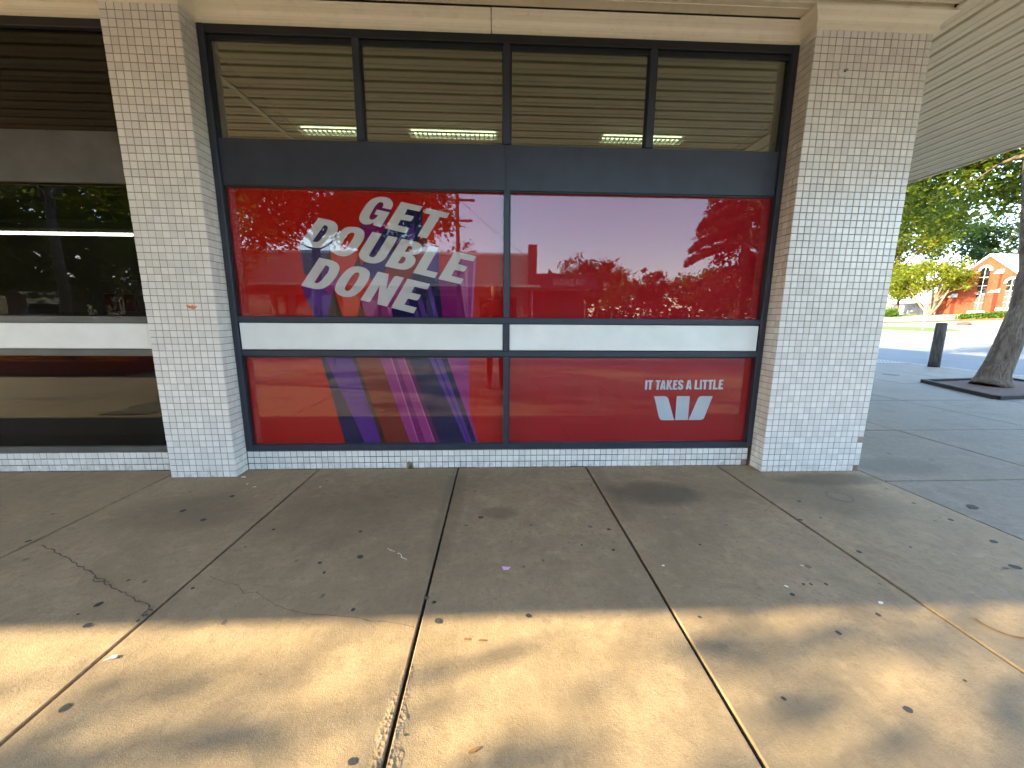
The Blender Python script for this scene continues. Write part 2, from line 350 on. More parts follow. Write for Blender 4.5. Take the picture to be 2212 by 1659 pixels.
# ---------------------------------------------------------------- shop building (shell, upper walls, interior)
W = 4.2775; ZTOP = 3.237
bld = thing('shop_building', 'two storey cream shop building behind and above the shopfront', 'building', (0, .3, 0))
b = MB(); b.box(-14, W+.84, .35, .55, 3.36, 6.8); b.build('upper_wall', 'render_wall', bld)
b = MB(); b.box(W+.62, W+.84, .56, 40, 0, 6.8); b.build('side_wall', 'render_wall', bld)
b = MB(); b.box(-14, W+.60, .56, 40, 6.4, 6.6); b.build('roof', 'roof_pale', bld)
b = MB(); b.box(-14, W+.61, 6.0, 6.2, 0, 3.5); b.build('back_wall', 'interior_wall', bld)
b = MB(); b.box(-14, -13.8, .24, 5.99, 0, 3.5); b.build('end_wall', 'interior_wall', bld)
b = MB(); b.box(-13.79, W+.61, .24, 5.99, -.02, .01); b.build('interior_floor', 'interior_floor', bld)
b = MB(); b.box(-13.79, W+.61, .24, 5.99, 3.25, 3.34); b.build('interior_ceiling', 'interior_ceiling', bld)
b = MB(); b.box(-.42, -.08, .17, 5.9, .02, 3.24); b.build('party_wall', 'interior_wall', bld)
def troffer(x0, x1, y0, y1, label):
    t = thing('ceiling_light', label, 'ceiling light', ((x0+x1)/2, y0, 3.2), 'louvred lights on the shop ceiling')
    MB().box(x0, x1, y0, y1, 3.225, 3.248).build('housing', 'louvre', t)
    for k in (0, 1):
        ym = y0+(y1-y0)*(.27+.46*k); MB().box(x0+.03, x1-.03, ym-.018, ym+.018, 3.206, 3.222).build('lamp_tube', 'lamp', t)
    b = MB(); n = int((x1-x0)/.05)
    for i in range(n+1):
        x = x0+(x1-x0)*i/n; b.box(x-.006, x+.006, y0, y1, 3.188, 3.204)
    for k in range(3): b.box(x0, x1, y0+(y1-y0)*k/2-.004, y0+(y1-y0)*k/2+.004, 3.1875, 3.2035)
    b.build('louvre_grid', 'louvre', t)
troffer(-.03, .62, 1.55, 1.69, 'lit louvred ceiling light seen through the leftmost upper pane')
troffer(1.12, 2.08, 1.55, 1.69, 'lit louvred ceiling light seen through the second upper pane')
troffer(3.2, 4.12, 1.55, 1.69, 'lit louvred ceiling light behind the mullion between the two right upper panes')
troffer(-3.4, -1.75, 1.55, 1.69, 'lit louvred ceiling light in the darker shop left of the narrow pillar')

# ---------------------------------------------------------------- tiled pillars and plinths
P = .05; TS = .0227; TD = .004
def tile_mesh(nrm):
    b = MB(); s, c, d = TS, .0015, TD
    if nrm == 'y': b.cbox(-s, s, -d, 0, -s, s, c)
    else:
        b.cbox(-s, s, -d, 0, -s, s, c); sg = 1 if nrm == 'x' else -1
        b.v = [(sg*-y, sg*x, z) for x, y, z in b.v]
    me = bpy.data.meshes.new('tile'); me.from_pydata(b.v, [], b.f); me.materials.append(M['tile'])
    bm = bmesh.new(); bm.from_mesh(me); bmesh.ops.recalc_face_normals(bm, faces=bm.faces); bm.to_mesh(me); bm.free(); return me, b
TM = {k: tile_mesh(k) for k in ('y', 'x', '-x')}
NRM = {'y': np.array([0, -1, 0]), 'x': np.array([1, 0, 0]), '-x': np.array([-1, 0, 0])}
def seen(c, k):
    q = CAM-np.array(c); n = float(NRM[k] @ q); dep = float(-q @ CF)
    return n/dep**3 if n > 0 and dep > .1 else 0
def tiles(parent, spots, limit=300):
    spots = sorted(spots, key=lambda t: -seen(t[0], t[1])); off = WLOC[parent.name]
    for i, (c, k) in enumerate(spots[:limit]):
        o = bpy.data.objects.new('tile', TM[k][0]); col.objects.link(o); o.parent = parent
        j = [random.gauss(0, .0004) for _ in range(3)]
        o.location = Vector(c)-off+Vector(j); o.rotation_euler = (random.gauss(0, .006), 0, random.gauss(0, .006))
    b = MB()
    for c, k in spots[limit:]:
        tb = TM[k][1]; j = [random.gauss(0, .0004) for _ in range(3)]
        b.add([(x+c[0]+j[0], y+c[1]+j[1], z+c[2]) for x, y, z in tb.v], tb.f)
    if b.v: tag(b.build('tile_field', 'tile_field', parent), kind='stuff')
NR = 65
missing = {('R', 16, 0), ('R', 16, 5)}
def pillar(name, label, x0, nc, key, sidelen):
    t = thing(name, label, 'pillar', (x0+nc*P/2, .12, 0))
    x1 = x0+nc*P
    MB().box(x0+.0042, x1-.0042, .0042, .34, -.02, 3.36).build('core', 'grout', t)
    sp = []
    for r in range(NR):
        z = (r+.5)*P
        for c in range(nc):
            if (key, c, r) in missing: continue
            sp.append(((x0+(c+.5)*P, .0042, z), 'y'))
        for c in range(3):
            if not (key == 'L' and False): sp.append(((x0+.0042, .0042+(c+.5)*.0485, z), '-x'))
        for c in range(sidelen): sp.append(((x1-.0042, .0042+(c+.5)*.0485, z), 'x'))
    tiles(t, sp); return t
pl = pillar('tiled_pillar', 'narrow white tiled pillar between the dark shop and the red bank window', -.5, 10, 'L', 3)
pr = pillar('tiled_pillar', 'wide white tiled corner pillar right of the red window, chipped at its foot', W, 17, 'R', 6)
pe = thing('tiled_pillar', 'white tiled pillar left of the frame at the far end of the dark shop', 'pillar', (-5.03, .12, 0)); MB().box(-5.28, -4.78, 0, .34, 0, 3.36).build('core', 'tile_field', pe)
def plinth(label, x0, n):
    t = thing('tiled_plinth', label, 'plinth', (x0+n*P/2, .15, 0)); MB().box(x0, x0+n*P, .1542, .24, -.02, .158).build('core', 'grout', t)
    tiles(t, [((x0+(c+.5)*P, .1542, (r+.5)*.0525), 'y') for r in range(3) for c in range(n) if not (x0 > 0 and (c, r) in ((26, 0), (84, 0)))])
    return t
plinth('low white tiled plinth under the red bank window', 0.002, 85)
plinth('low white tiled plinth under the dark shop window at left', -4.78, 85)

# ---------------------------------------------------------------- cornice and canopy
CZ = 3.35
def sweep(name, path, prof, mat, parent, cap=True):
    """profile (offset outwards, z) swept along a 2-D path with mitred corners; outward = right of travel"""
    n = len(path); vs = []
    for i in range(n):
        p = Vector(path[i])
        d0 = (p-Vector(path[i-1])).normalized() if i else None; d1 = (Vector(path[i+1])-p).normalized() if i < n-1 else None
        n0 = Vector((d0.y, -d0.x)) if d0 else None; n1 = Vector((d1.y, -d1.x)) if d1 else None
        if n0 and n1: m = (n0+n1); m = m/max(.2, m.dot(n0))
        else: m = n0 or n1
        for o, z in prof: vs.append((p.x+m.x*o, p.y+m.y*o, z))
    k = len(prof); b = MB()
    b.add(vs, [(i*k+j, i*k+(j+1) % k, (i+1)*k+(j+1) % k, (i+1)*k+j) for i in range(n-1) for j in range(k)])
    b.f += [tuple(range(k)), tuple((n-1)*k+j for j in range(k))]; b.sm += [False]*2
    return b.build(name, mat, parent)
XE, YE = 8.42, -3.72
can = thing('canopy', 'cream awning over the footpath with boarded soffit, wrapping the corner', 'awning', (2, -1.8, CZ))
prof = [(-.05, 3.243), (.004, 3.243), (.020, 3.251), (.021, 3.266), (.016, 3.272), (.019, 3.290), (.032, 3.308), (.056, 3.320), (.062, 3.322), (.080, 3.334), (.081, 3.349), (-.05, 3.349)]
def cor(path, dz=0, nm='cornice'): sweep(nm, path, [(o, z+dz) for o, z in prof], 'cornice', can)
cor([(-4.78, .150), (-.502, .150)], -.004); cor([(-.5, .149), (-.5, 0), (0, 0), (0, .149)])
cor([(.001, .150), (2.02, .150)], -.006); cor([(2.026, .1505), (W-.001, .1505)], -.004); cor([(W, .149), (W, 0), (W+.85, 0), (W+.85, 12)])
MB().box(-14, XE-.02, YE+.02, .16, CZ+.036, CZ+.05).build('soffit_backing', 'soffit_gap', can)
MB().box(5.2, XE-.02, .16, 40, CZ+.036, CZ+.05).build('soffit_backing', 'soffit_gap', can)
PB = .17
def board_prof(w):   # pan with a rounded rib down the middle and folded edges
    return [(0, .028), (.004, .003), (.010, 0), (w*.46, 0), (w*.48, -.004), (w*.53, -.004), (w*.55, 0), (w-.034, 0), (w-.029, .004), (w-.026, .030), (w-.036, .034), (.01, .034)]
y = .068; i = 0
while y-PB > YE:
    b = MB(); pr_ = [(y-o, CZ+z) for o, z in board_prof(PB)]
    x1 = 5.16
    b.prism(pr_, 'x', -.38, x1); b.build('soffit_board', 'soffit', can)
    b = MB(); b.prism(pr_, 'x', -14, -.384); b.build('soffit_board', 'soffit', can)
    y -= PB; i += 1
MB().box(-.405, -.355, YE+.05, -.30, CZ-.018, CZ-.0045).build('soffit_batten', 'cornice', can)
MB().box(5.15, 5.20, YE+.05, -.10, CZ-.020, CZ-.0045).build('soffit_batten', 'soffit_side', can)
x = 5.205; PB = .177
while x+PB < XE:
    b = MB(); yj = random.choice((2.2, 2.9, 9.0, 12.0)) if x > 7.2 else random.uniform(6, 12); pz = [(x+o, CZ+z) for o, z in board_prof(PB)]
    b.prism(pz, 'y', YE+.06, yj); b.build('soffit_board', 'soffit_side', can); MB().prism(pz, 'y', yj+.012, 38).build('soffit_board', 'soffit_side', can); x += PB
fz = [(0, 3.30), (.03, 3.30), (.035, 3.42), (.035, 3.80), (0, 3.80)]
MB().box(-14, XE, YE-.04, YE, 3.343, 3.85).build('fascia', 'soffit_side', can)
MB().box(XE, XE+.04, YE-.04, 38, 3.345, 3.85).build('fascia', 'soffit_side', can)
MB().box(-14, XE-.01, YE+.01, .34, 3.62, 3.66).build('deck', 'roof_pale', can)
MB().box(W+.86, XE-.01, .35, 38, 3.62, 3.66).build('deck', 'roof_pale', can)

# ---------------------------------------------------------------- bank shopfront window
YB = .232
def bay(name, label, x0, x1, xm, ups, fm, dm, zs):
    zB0, zB1, zR1, zW0, zW1, zR2, zR3 = zs
    t = thing(name, label, 'shop window', ((x0+x1)/2, .15, .16))
    sw = .046
    MB().cbox(x0+.002, x0+sw, .146, YB, .161, 3.24).build('stile', fm, t); MB().cbox(x1-sw, x1-.002, .146, YB, .161, 3.24).build('stile', fm, t)
    a, e = x0+sw+.0005, x1-sw-.0005
    MB().cbox(a, e, .150, YB-.002, .1605, zR3).build('sill', fm, t)
    MB().cbox(a, e, .1515, YB-.002, zR2-.001, zW1).build('transom', fm, t); MB().cbox(a, e, .1515, YB-.002, zW0, zR1).build('transom', fm, t)
    MB().cbox(a, e, .150, YB-.002, 3.185, 3.2405).build('head', dm, t)
    MB().cbox(a, e, .166, YB-.004, zB1, zB0).build('spandrel_panel', fm, t)
    if xm:
        MB().cbox(xm-.0215, xm+.0215, .148, YB-.001, zR3+.0005, zR2-.0015).build('mullion', fm, t)
        MB().cbox(xm-.0215, xm+.0215, .148, YB-.001, zR1+.0005, zB1-.001).build('mullion', fm, t)
        MB().cbox(xm-.012, xm+.012, .160, YB-.003, zB1+.0005, zB0).build('mullion', fm, t)
        MB().cbox(xm-.0215, xm+.0215, .1485, YB-.001, zW1+.0005, zW0-.0005).build('mullion', fm, t)
    for u in ups: MB().cbox(u-.0245, u+.0245, .149, YB-.0015, zB0+.0005, 3.184).build('mullion', fm, t)
    return t, a, e
Z = (2.529, 2.2106, 1.2586, 1.2131, .9934, .9487, .2094)
win, a, e = bay('bank_window', 'bank shopfront window in navy frame with printed red film', 0, W, 2.137, (1.068, 2.134, 3.203), 'frame_navy', 'frame_black', Z)
def pane(x0, x1, z0, z1, mat, par, y0=.184): return MB().box(x0, x1, y0, y0+.006, z0, z1).build('pane', mat, par)
ed = [a]+[v for u in (1.068, 2.134, 3.203) for v in (u-.0245, u+.0245)]+[e]
for i in range(4): pane(ed[2*i]+.001, ed[2*i+1]-.001, Z[0]+.001, 3.184, 'glass_upper', win)
for i in range(4):     # black rebate round each upper pane
    b = MB(); l, r_, bt, tp = ed[2*i], ed[2*i+1], Z[0], 3.1845
    b.box(l+.0005, l+.014, .172, .1835, bt+.001, tp-.001); b.box(r_-.006, r_-.0005, .172, .1835, bt+.001, tp-.001); b.box(l+.0145, r_-.0065, .172, .1835, tp-.03, tp-.001); b.build('glazing_bead', 'frame_black', win)
films = {}
for (x0, x1, sd_) in ((a, 2.1155, 'film_red'), (2.1585, e, 'film_crimson')):
    for z0, z1 in ((Z[2], Z[1]), (Z[6], Z[5])):
        pane(x0+.001, x1-.001, z0+.001, z1-.001, 'glass', win)
        f = MB().box(x0+.001, x1-.001, .2005, .203, z0+.001, z1-.001).build('window_film', sd_, win); films[(sd_, z0 > 1)] = f
        b = MB(); b.box(x0+.0015, x0+.010, .174, .1835, z0+.0015, z1-.0015); b.box(x0+.0105, x1-.0015, .174, .1835, z1-.012, z1-.0015); b.build('glazing_bead', 'frame_black', win)
    MB().cbox(x0+.006, x1-.006, .158, .18, Z[4]+.006, Z[3]-.006, .004).build('white_panel', 'white_panel', win)
    MB().box(x0+.0008, x1-.0008, .1801, .19, Z[4]+.0008, Z[3]-.0008).build('panel_backing', 'frame_black', win)
LETTERS=[('g',[[(1254,2068),(1259,2076),(1264,2084),(1268,2092),(1270,2099),(1271,2107),(1271,2115),(1268,2123),(1264,2130),(1258,2137),(1251,2144),(1241,2149),(1231,2153),(1221,2156),(1209,2157),(1197,2158),(1184,2158),(1170,2156),(1156,2154),(1142,2150),(1129,2145),(1117,2140),(1106,2133),(1095,2125),(1085,2116),(1074,2105),(1064,2093),(1054,2080),(1044,2066),(1035,2053),(1027,2040),(1021,2028),(1016,2017),(1013,2007),(1012,1998),(1013,1990),(1015,1983),(1019,1977),(1024,1970),(1030,1965),(1036,1962),(1044,1959),(1052,1957),(1059,1957),(1068,1957),(1076,1957),(1084,1959),(1093,1961),(1100,1963),(1107,1967),(1113,1971),(1119,1975),(1117,1969),(1115,1963),(1115,1958),(1117,1955),(1121,1952),(1126,1949),(1131,1948),(1138,1946),(1145,1945),(1170,1938),(1244,2047),(1149,2066),(1127,2032),(1156,2025),(1151,2019),(1146,2014),(1141,2009),(1135,2004),(1129,1999),(1123,1996),(1118,1994),(1112,1992),(1107,1992),(1102,1993),(1096,1995),(1092,1998),(1090,2002),(1089,2008),(1090,2014),(1092,2021),(1096,2029),(1101,2038),(1109,2050),(1119,2065),(1128,2078),(1135,2088),(1143,2097),(1150,2104),(1156,2110),(1162,2114),(1168,2117),(1174,2119),(1179,2120),(1185,2120),(1190,2118),(1195,2116),(1198,2113),(1200,2110),(1201,2106),(1200,2102),(1199,2098),(1197,2093),(1195,2089),(1193,2085),(1191,2082),(1189,2079)]]),('e',[[(1335,2125),(1494,2094),(1471,2057),(1380,2074),(1355,2035),(1427,2022),(1412,1996),(1399,1987),(1326,1996),(1300,1956),(1388,1936),(1364,1897),(1201,1932)]]),('t',[[(1526,2084),(1698,2049),(1677,2013),(1624,2021),(1519,1862),(1449,1878),(1552,2038),(1505,2048)]]),('d',[[(708,2000),(775,1988),(784,1986),(793,1983),(802,1981),(812,1977),(821,1973),(829,1968),(835,1962),(841,1954),(845,1947),(847,1939),(847,1932),(846,1923),(845,1915),(842,1906),(838,1897),(832,1887),(825,1877),(818,1866),(810,1856),(801,1846),(792,1836),(782,1826),(772,1817),(762,1808),(752,1801),(742,1796),(733,1791),(723,1787),(714,1784),(704,1782),(694,1781),(684,1781),(673,1781),(661,1782),(650,1783),(639,1785),(630,1786),(623,1788),(615,1790),(546,1806)],[(745,1947),(749,1946),(754,1946),(758,1945),(762,1943),(766,1941),(769,1937),(770,1932),(770,1927),(769,1921),(766,1914),(763,1907),(758,1899),(752,1889),(744,1879),(735,1868),(726,1859),(717,1849),(709,1841),(702,1835),(697,1831),(691,1827),(684,1825),(677,1823),(670,1823),(662,1824),(654,1826),(647,1828)]]),('o',[[(951,1938),(965,1938),(979,1938),(992,1936),(1005,1932),(1016,1927),(1026,1921),(1034,1915),(1040,1908),(1044,1900),(1045,1890),(1044,1878),(1041,1866),(1037,1855),(1031,1844),(1024,1832),(1016,1821),(1007,1810),(998,1798),(988,1786),(978,1774),(968,1764),(958,1755),(948,1747),(938,1740),(928,1733),(917,1728),(906,1724),(894,1721),(882,1720),(870,1720),(858,1721),(845,1724),(833,1728),(820,1733),(809,1738),(799,1745),(791,1751),(784,1757),(779,1765),(778,1773),(778,1782),(781,1792),(785,1803),(791,1816),(798,1829),(806,1842),(815,1854),(825,1866),(835,1877),(845,1887),(855,1897),(866,1906),(877,1915),(888,1922),(897,1928),(906,1932),(916,1935),(927,1937),(939,1938)],[(954,1897),(959,1896),(964,1894),(967,1892),(969,1889),(969,1885),(968,1880),(966,1873),(962,1865),(956,1855),(948,1843),(939,1830),(929,1817),(920,1806),(911,1794),(903,1785),(896,1778),(891,1773),(886,1769),(881,1767),(875,1765),(870,1764),(864,1765),(859,1766),(855,1769),(853,1773),(852,1778),(853,1784),(856,1791),(860,1800),(866,1810),(874,1823),(884,1837),(893,1851),(901,1861),(909,1870),(916,1878),(922,1884),(928,1888),(934,1891),(941,1894),(947,1896)]]),('u',[[(1105,1904),(1176,1890),(1079,1745),(1076,1740),(1072,1735),(1071,1731),(1072,1727),(1074,1724),(1077,1721),(1082,1719),(1089,1717),(1095,1716),(1100,1716),(1105,1717),(1111,1720),(1116,1723),(1120,1727),(1125,1732),(1225,1878),(1299,1864),(1200,1716),(1194,1710),(1188,1704),(1182,1698),(1174,1693),(1166,1687),(1156,1682),(1146,1678),(1135,1674),(1124,1672),(1112,1670),(1101,1670),(1089,1670),(1076,1672),(1063,1674),(1050,1678),(1038,1682),(1026,1688),(1016,1694),(1008,1701),(1001,1709),(996,1716),(994,1724),(993,1732),(994,1740),(997,1748),(1002,1756),(1006,1764)]]),('b',[[(1328,1858),(1410,1842),(1422,1839),(1434,1836),(1445,1833),(1455,1829),(1463,1825),(1470,1820),(1476,1813),(1480,1805),(1483,1798),(1483,1790),(1480,1781),(1477,1774),(1472,1766),(1467,1759),(1460,1753),(1453,1748),(1445,1745),(1435,1742),(1424,1740),(1411,1739),(1399,1738),(1405,1734),(1411,1731),(1417,1726),(1421,1721),(1425,1715),(1427,1708),(1428,1700),(1427,1692),(1424,1684),(1420,1675),(1414,1667),(1407,1659),(1399,1652),(1390,1645),(1381,1640),(1373,1635),(1365,1632),(1356,1629),(1346,1627),(1335,1626),(1324,1626),(1313,1627),(1301,1628),(1288,1630),(1275,1632),(1260,1635),(1246,1638),(1187,1651)],[(1374,1804),(1380,1804),(1386,1804),(1391,1803),(1397,1801),(1402,1798),(1405,1795),(1406,1790),(1404,1785),(1402,1779),(1399,1774),(1394,1768),(1390,1764),(1384,1761),(1379,1759),(1372,1758),(1364,1758),(1355,1760),(1347,1762)],[(1323,1725),(1328,1724),(1334,1724),(1339,1723),(1343,1721),(1348,1718),(1351,1714),(1351,1708),(1350,1702),(1347,1696),(1344,1690),(1339,1684),(1333,1679),(1327,1675),(1319,1672),(1312,1671),(1304,1672),(1296,1674),(1289,1676)]]),('l',[[(1540,1812),(1611,1795),(1508,1626),(1598,1605),(1574,1564),(1404,1603)]]),('e',[[(1733,1770),(1901,1734),(1878,1695),(1780,1714),(1758,1674),(1831,1654),(1813,1624),(1800,1616),(1730,1629),(1704,1583),(1799,1561),(1776,1520),(1601,1558)]]),('d',[[(690,1708),(747,1697),(759,1695),(772,1692),(784,1689),(795,1685),(806,1680),(815,1675),(823,1669),(829,1663),(834,1656),(838,1648),(839,1640),(839,1630),(837,1621),(832,1610),(827,1599),(820,1587),(812,1573),(803,1561),(794,1550),(785,1539),(776,1529),(766,1519),(756,1510),(746,1501),(736,1494),(726,1488),(716,1483),(707,1479),(697,1475),(687,1473),(677,1471),(666,1470),(655,1470),(644,1471),(632,1473),(620,1475),(609,1478),(597,1480),(586,1483),(532,1496)],[(732,1652),(737,1651),(743,1650),(748,1648),(752,1646),(756,1642),(759,1638),(760,1634),(759,1629),(758,1623),(755,1615),(751,1607),(746,1598),(739,1589),(731,1580),(723,1570),(715,1561),(707,1552),(700,1544),(692,1537),(684,1530),(677,1525),(671,1521),(665,1518),(659,1517),(652,1517),(644,1519),(636,1521)]]),('o',[[(967,1646),(982,1647),(996,1645),(1009,1643),(1022,1639),(1034,1635),(1044,1629),(1053,1623),(1060,1616),(1066,1609),(1068,1602),(1069,1594),(1068,1585),(1065,1573),(1061,1560),(1055,1546),(1048,1533),(1039,1520),(1030,1508),(1020,1494),(1009,1481),(999,1469),(989,1459),(979,1451),(969,1444),(959,1436),(950,1430),(939,1424),(927,1419),(913,1415),(899,1412),(884,1412),(868,1413),(853,1416),(839,1420),(826,1425),(815,1432),(806,1439),(799,1448),(794,1456),(791,1463),(791,1470),(792,1479),(795,1490),(801,1503),(807,1516),(814,1529),(822,1542),(831,1554),(841,1566),(851,1578),(861,1589),(871,1599),(881,1609),(891,1617),(902,1625),(913,1633),(925,1638),(938,1642),(953,1645)],[(968,1601),(974,1601),(979,1601),(984,1599),(987,1597),(989,1593),(989,1587),(987,1579),(983,1570),(978,1559),(971,1548),(964,1536),(956,1524),(947,1512),(938,1500),(929,1489),(921,1480),(913,1472),(906,1466),(900,1462),(894,1460),(888,1460),(882,1460),(877,1462),(872,1466),(870,1470),(869,1475),(870,1481),(873,1489),(878,1499),(884,1510),(893,1523),(902,1538),(912,1552),(920,1563),(928,1572),(935,1580),(942,1586),(948,1591),(953,1596),(959,1598),(963,1600)]]),('n',[[(1132,1609),(1215,1592),(1189,1472),(1250,1565),(1262,1575),(1274,1578),(1332,1565),(1189,1341),(1114,1359),(1141,1505),(1064,1384),(1055,1377),(1042,1377),(983,1391)]]),('e',[[(1360,1558),(1536,1518),(1511,1475),(1412,1497),(1385,1452),(1460,1433),(1439,1398),(1425,1391),(1356,1405),(1327,1358),(1423,1334),(1398,1289),(1220,1332)]])]
SMALL=[('i',[[(3321,747),(3338,747),(3338,666),(3320,666)]]),('t',[[(3344,747),(3386,747),(3385,733),(3373,733),(3374,666),(3355,666),(3355,733),(3344,733)]]),('t',[[(3409,747),(3451,747),(3450,733),(3441,733),(3439,666),(3420,666),(3421,733),(3408,733)]]),('a',[[(3464,747),(3486,747),(3498,666),(3481,666),(3479,683),(3473,683),(3469,666),(3450,666)],[(3480,724),(3475,696),(3483,696)]]),('k',[[(3507,748),(3524,748),(3523,715),(3532,748),(3551,748),(3535,708),(3557,666),(3538,666),(3524,698),(3523,666),(3505,666)]]),('e',[[(3563,748),(3598,748),(3598,733),(3580,733),(3579,717),(3593,717),(3593,703),(3579,703),(3578,681),(3601,681),(3601,666),(3560,666)]]),('s',[[(3627,750),(3633,750),(3639,748),(3643,745),(3646,740),(3648,733),(3649,726),(3632,726),(3632,729),(3631,731),(3630,733),(3628,735),(3625,735),(3623,735),(3621,733),(3621,731),(3621,728),(3621,725),(3623,722),(3626,719),(3632,715),(3639,710),(3645,705),(3648,700),(3650,694),(3651,689),(3650,683),(3649,677),(3646,673),(3641,669),(3635,667),(3629,665),(3622,666),(3615,667),(3610,671),(3607,677),(3605,685),(3604,693),(3621,693),(3621,690),(3621,686),(3622,683),(3624,682),(3627,680),(3629,680),(3631,682),(3632,684),(3632,687),(3632,690),(3630,692),(3628,696),(3623,700),(3616,704),(3611,708),(3607,713),(3605,719),(3604,724),(3604,731),(3605,737),(3608,742),(3613,746),(3620,749)]]),('a',[[(3686,749),(3710,749),(3724,668),(3706,668),(3703,684),(3696,684),(3693,668),(3674,668)],[(3703,728),(3696,698),(3707,698)]]),('l',[[(3749,749),(3766,749),(3768,681),(3791,681),(3791,668),(3749,669)]]),('i',[[(3793,750),(3811,750),(3813,668),(3795,668)]]),('t',[[(3817,750),(3859,750),(3859,735),(3847,735),(3849,668),(3831,668),(3829,735),(3817,735)]]),('t',[[(3864,750),(3907,751),(3907,736),(3894,736),(3896,668),(3877,668),(3876,736),(3864,736)]]),('l',[[(3912,751),(3927,751),(3929,682),(3952,682),(3952,668),(3911,668)]]),('e',[[(3960,751),(3998,752),(3997,738),(3977,737),(3978,719),(3994,719),(3993,706),(3977,706),(3977,684),(3999,685),(3999,668),(3958,668)]])]
LOGO=[[(3402,608),(3495,609),(3501,608),(3507,607),(3513,604),(3518,600),(3523,595),(3527,590),(3530,585),(3532,579),(3534,574),(3596,396),(3497,397),(3489,399),(3481,401),(3475,404),(3469,410),(3464,417),(3460,424),(3457,432),(3455,439),(3453,446),(3411,588)],[(3602,609),(3715,608),(3717,398),(3604,398)],[(3916,609),(3909,584),(3892,527),(3875,469),(3862,427),(3856,409),(3853,407),(3850,406),(3843,403),(3836,400),(3829,398),(3723,398),(3783,573),(3785,579),(3788,584),(3790,589),(3794,595),(3797,600),(3802,604),(3807,606),(3813,608),(3819,609)]]
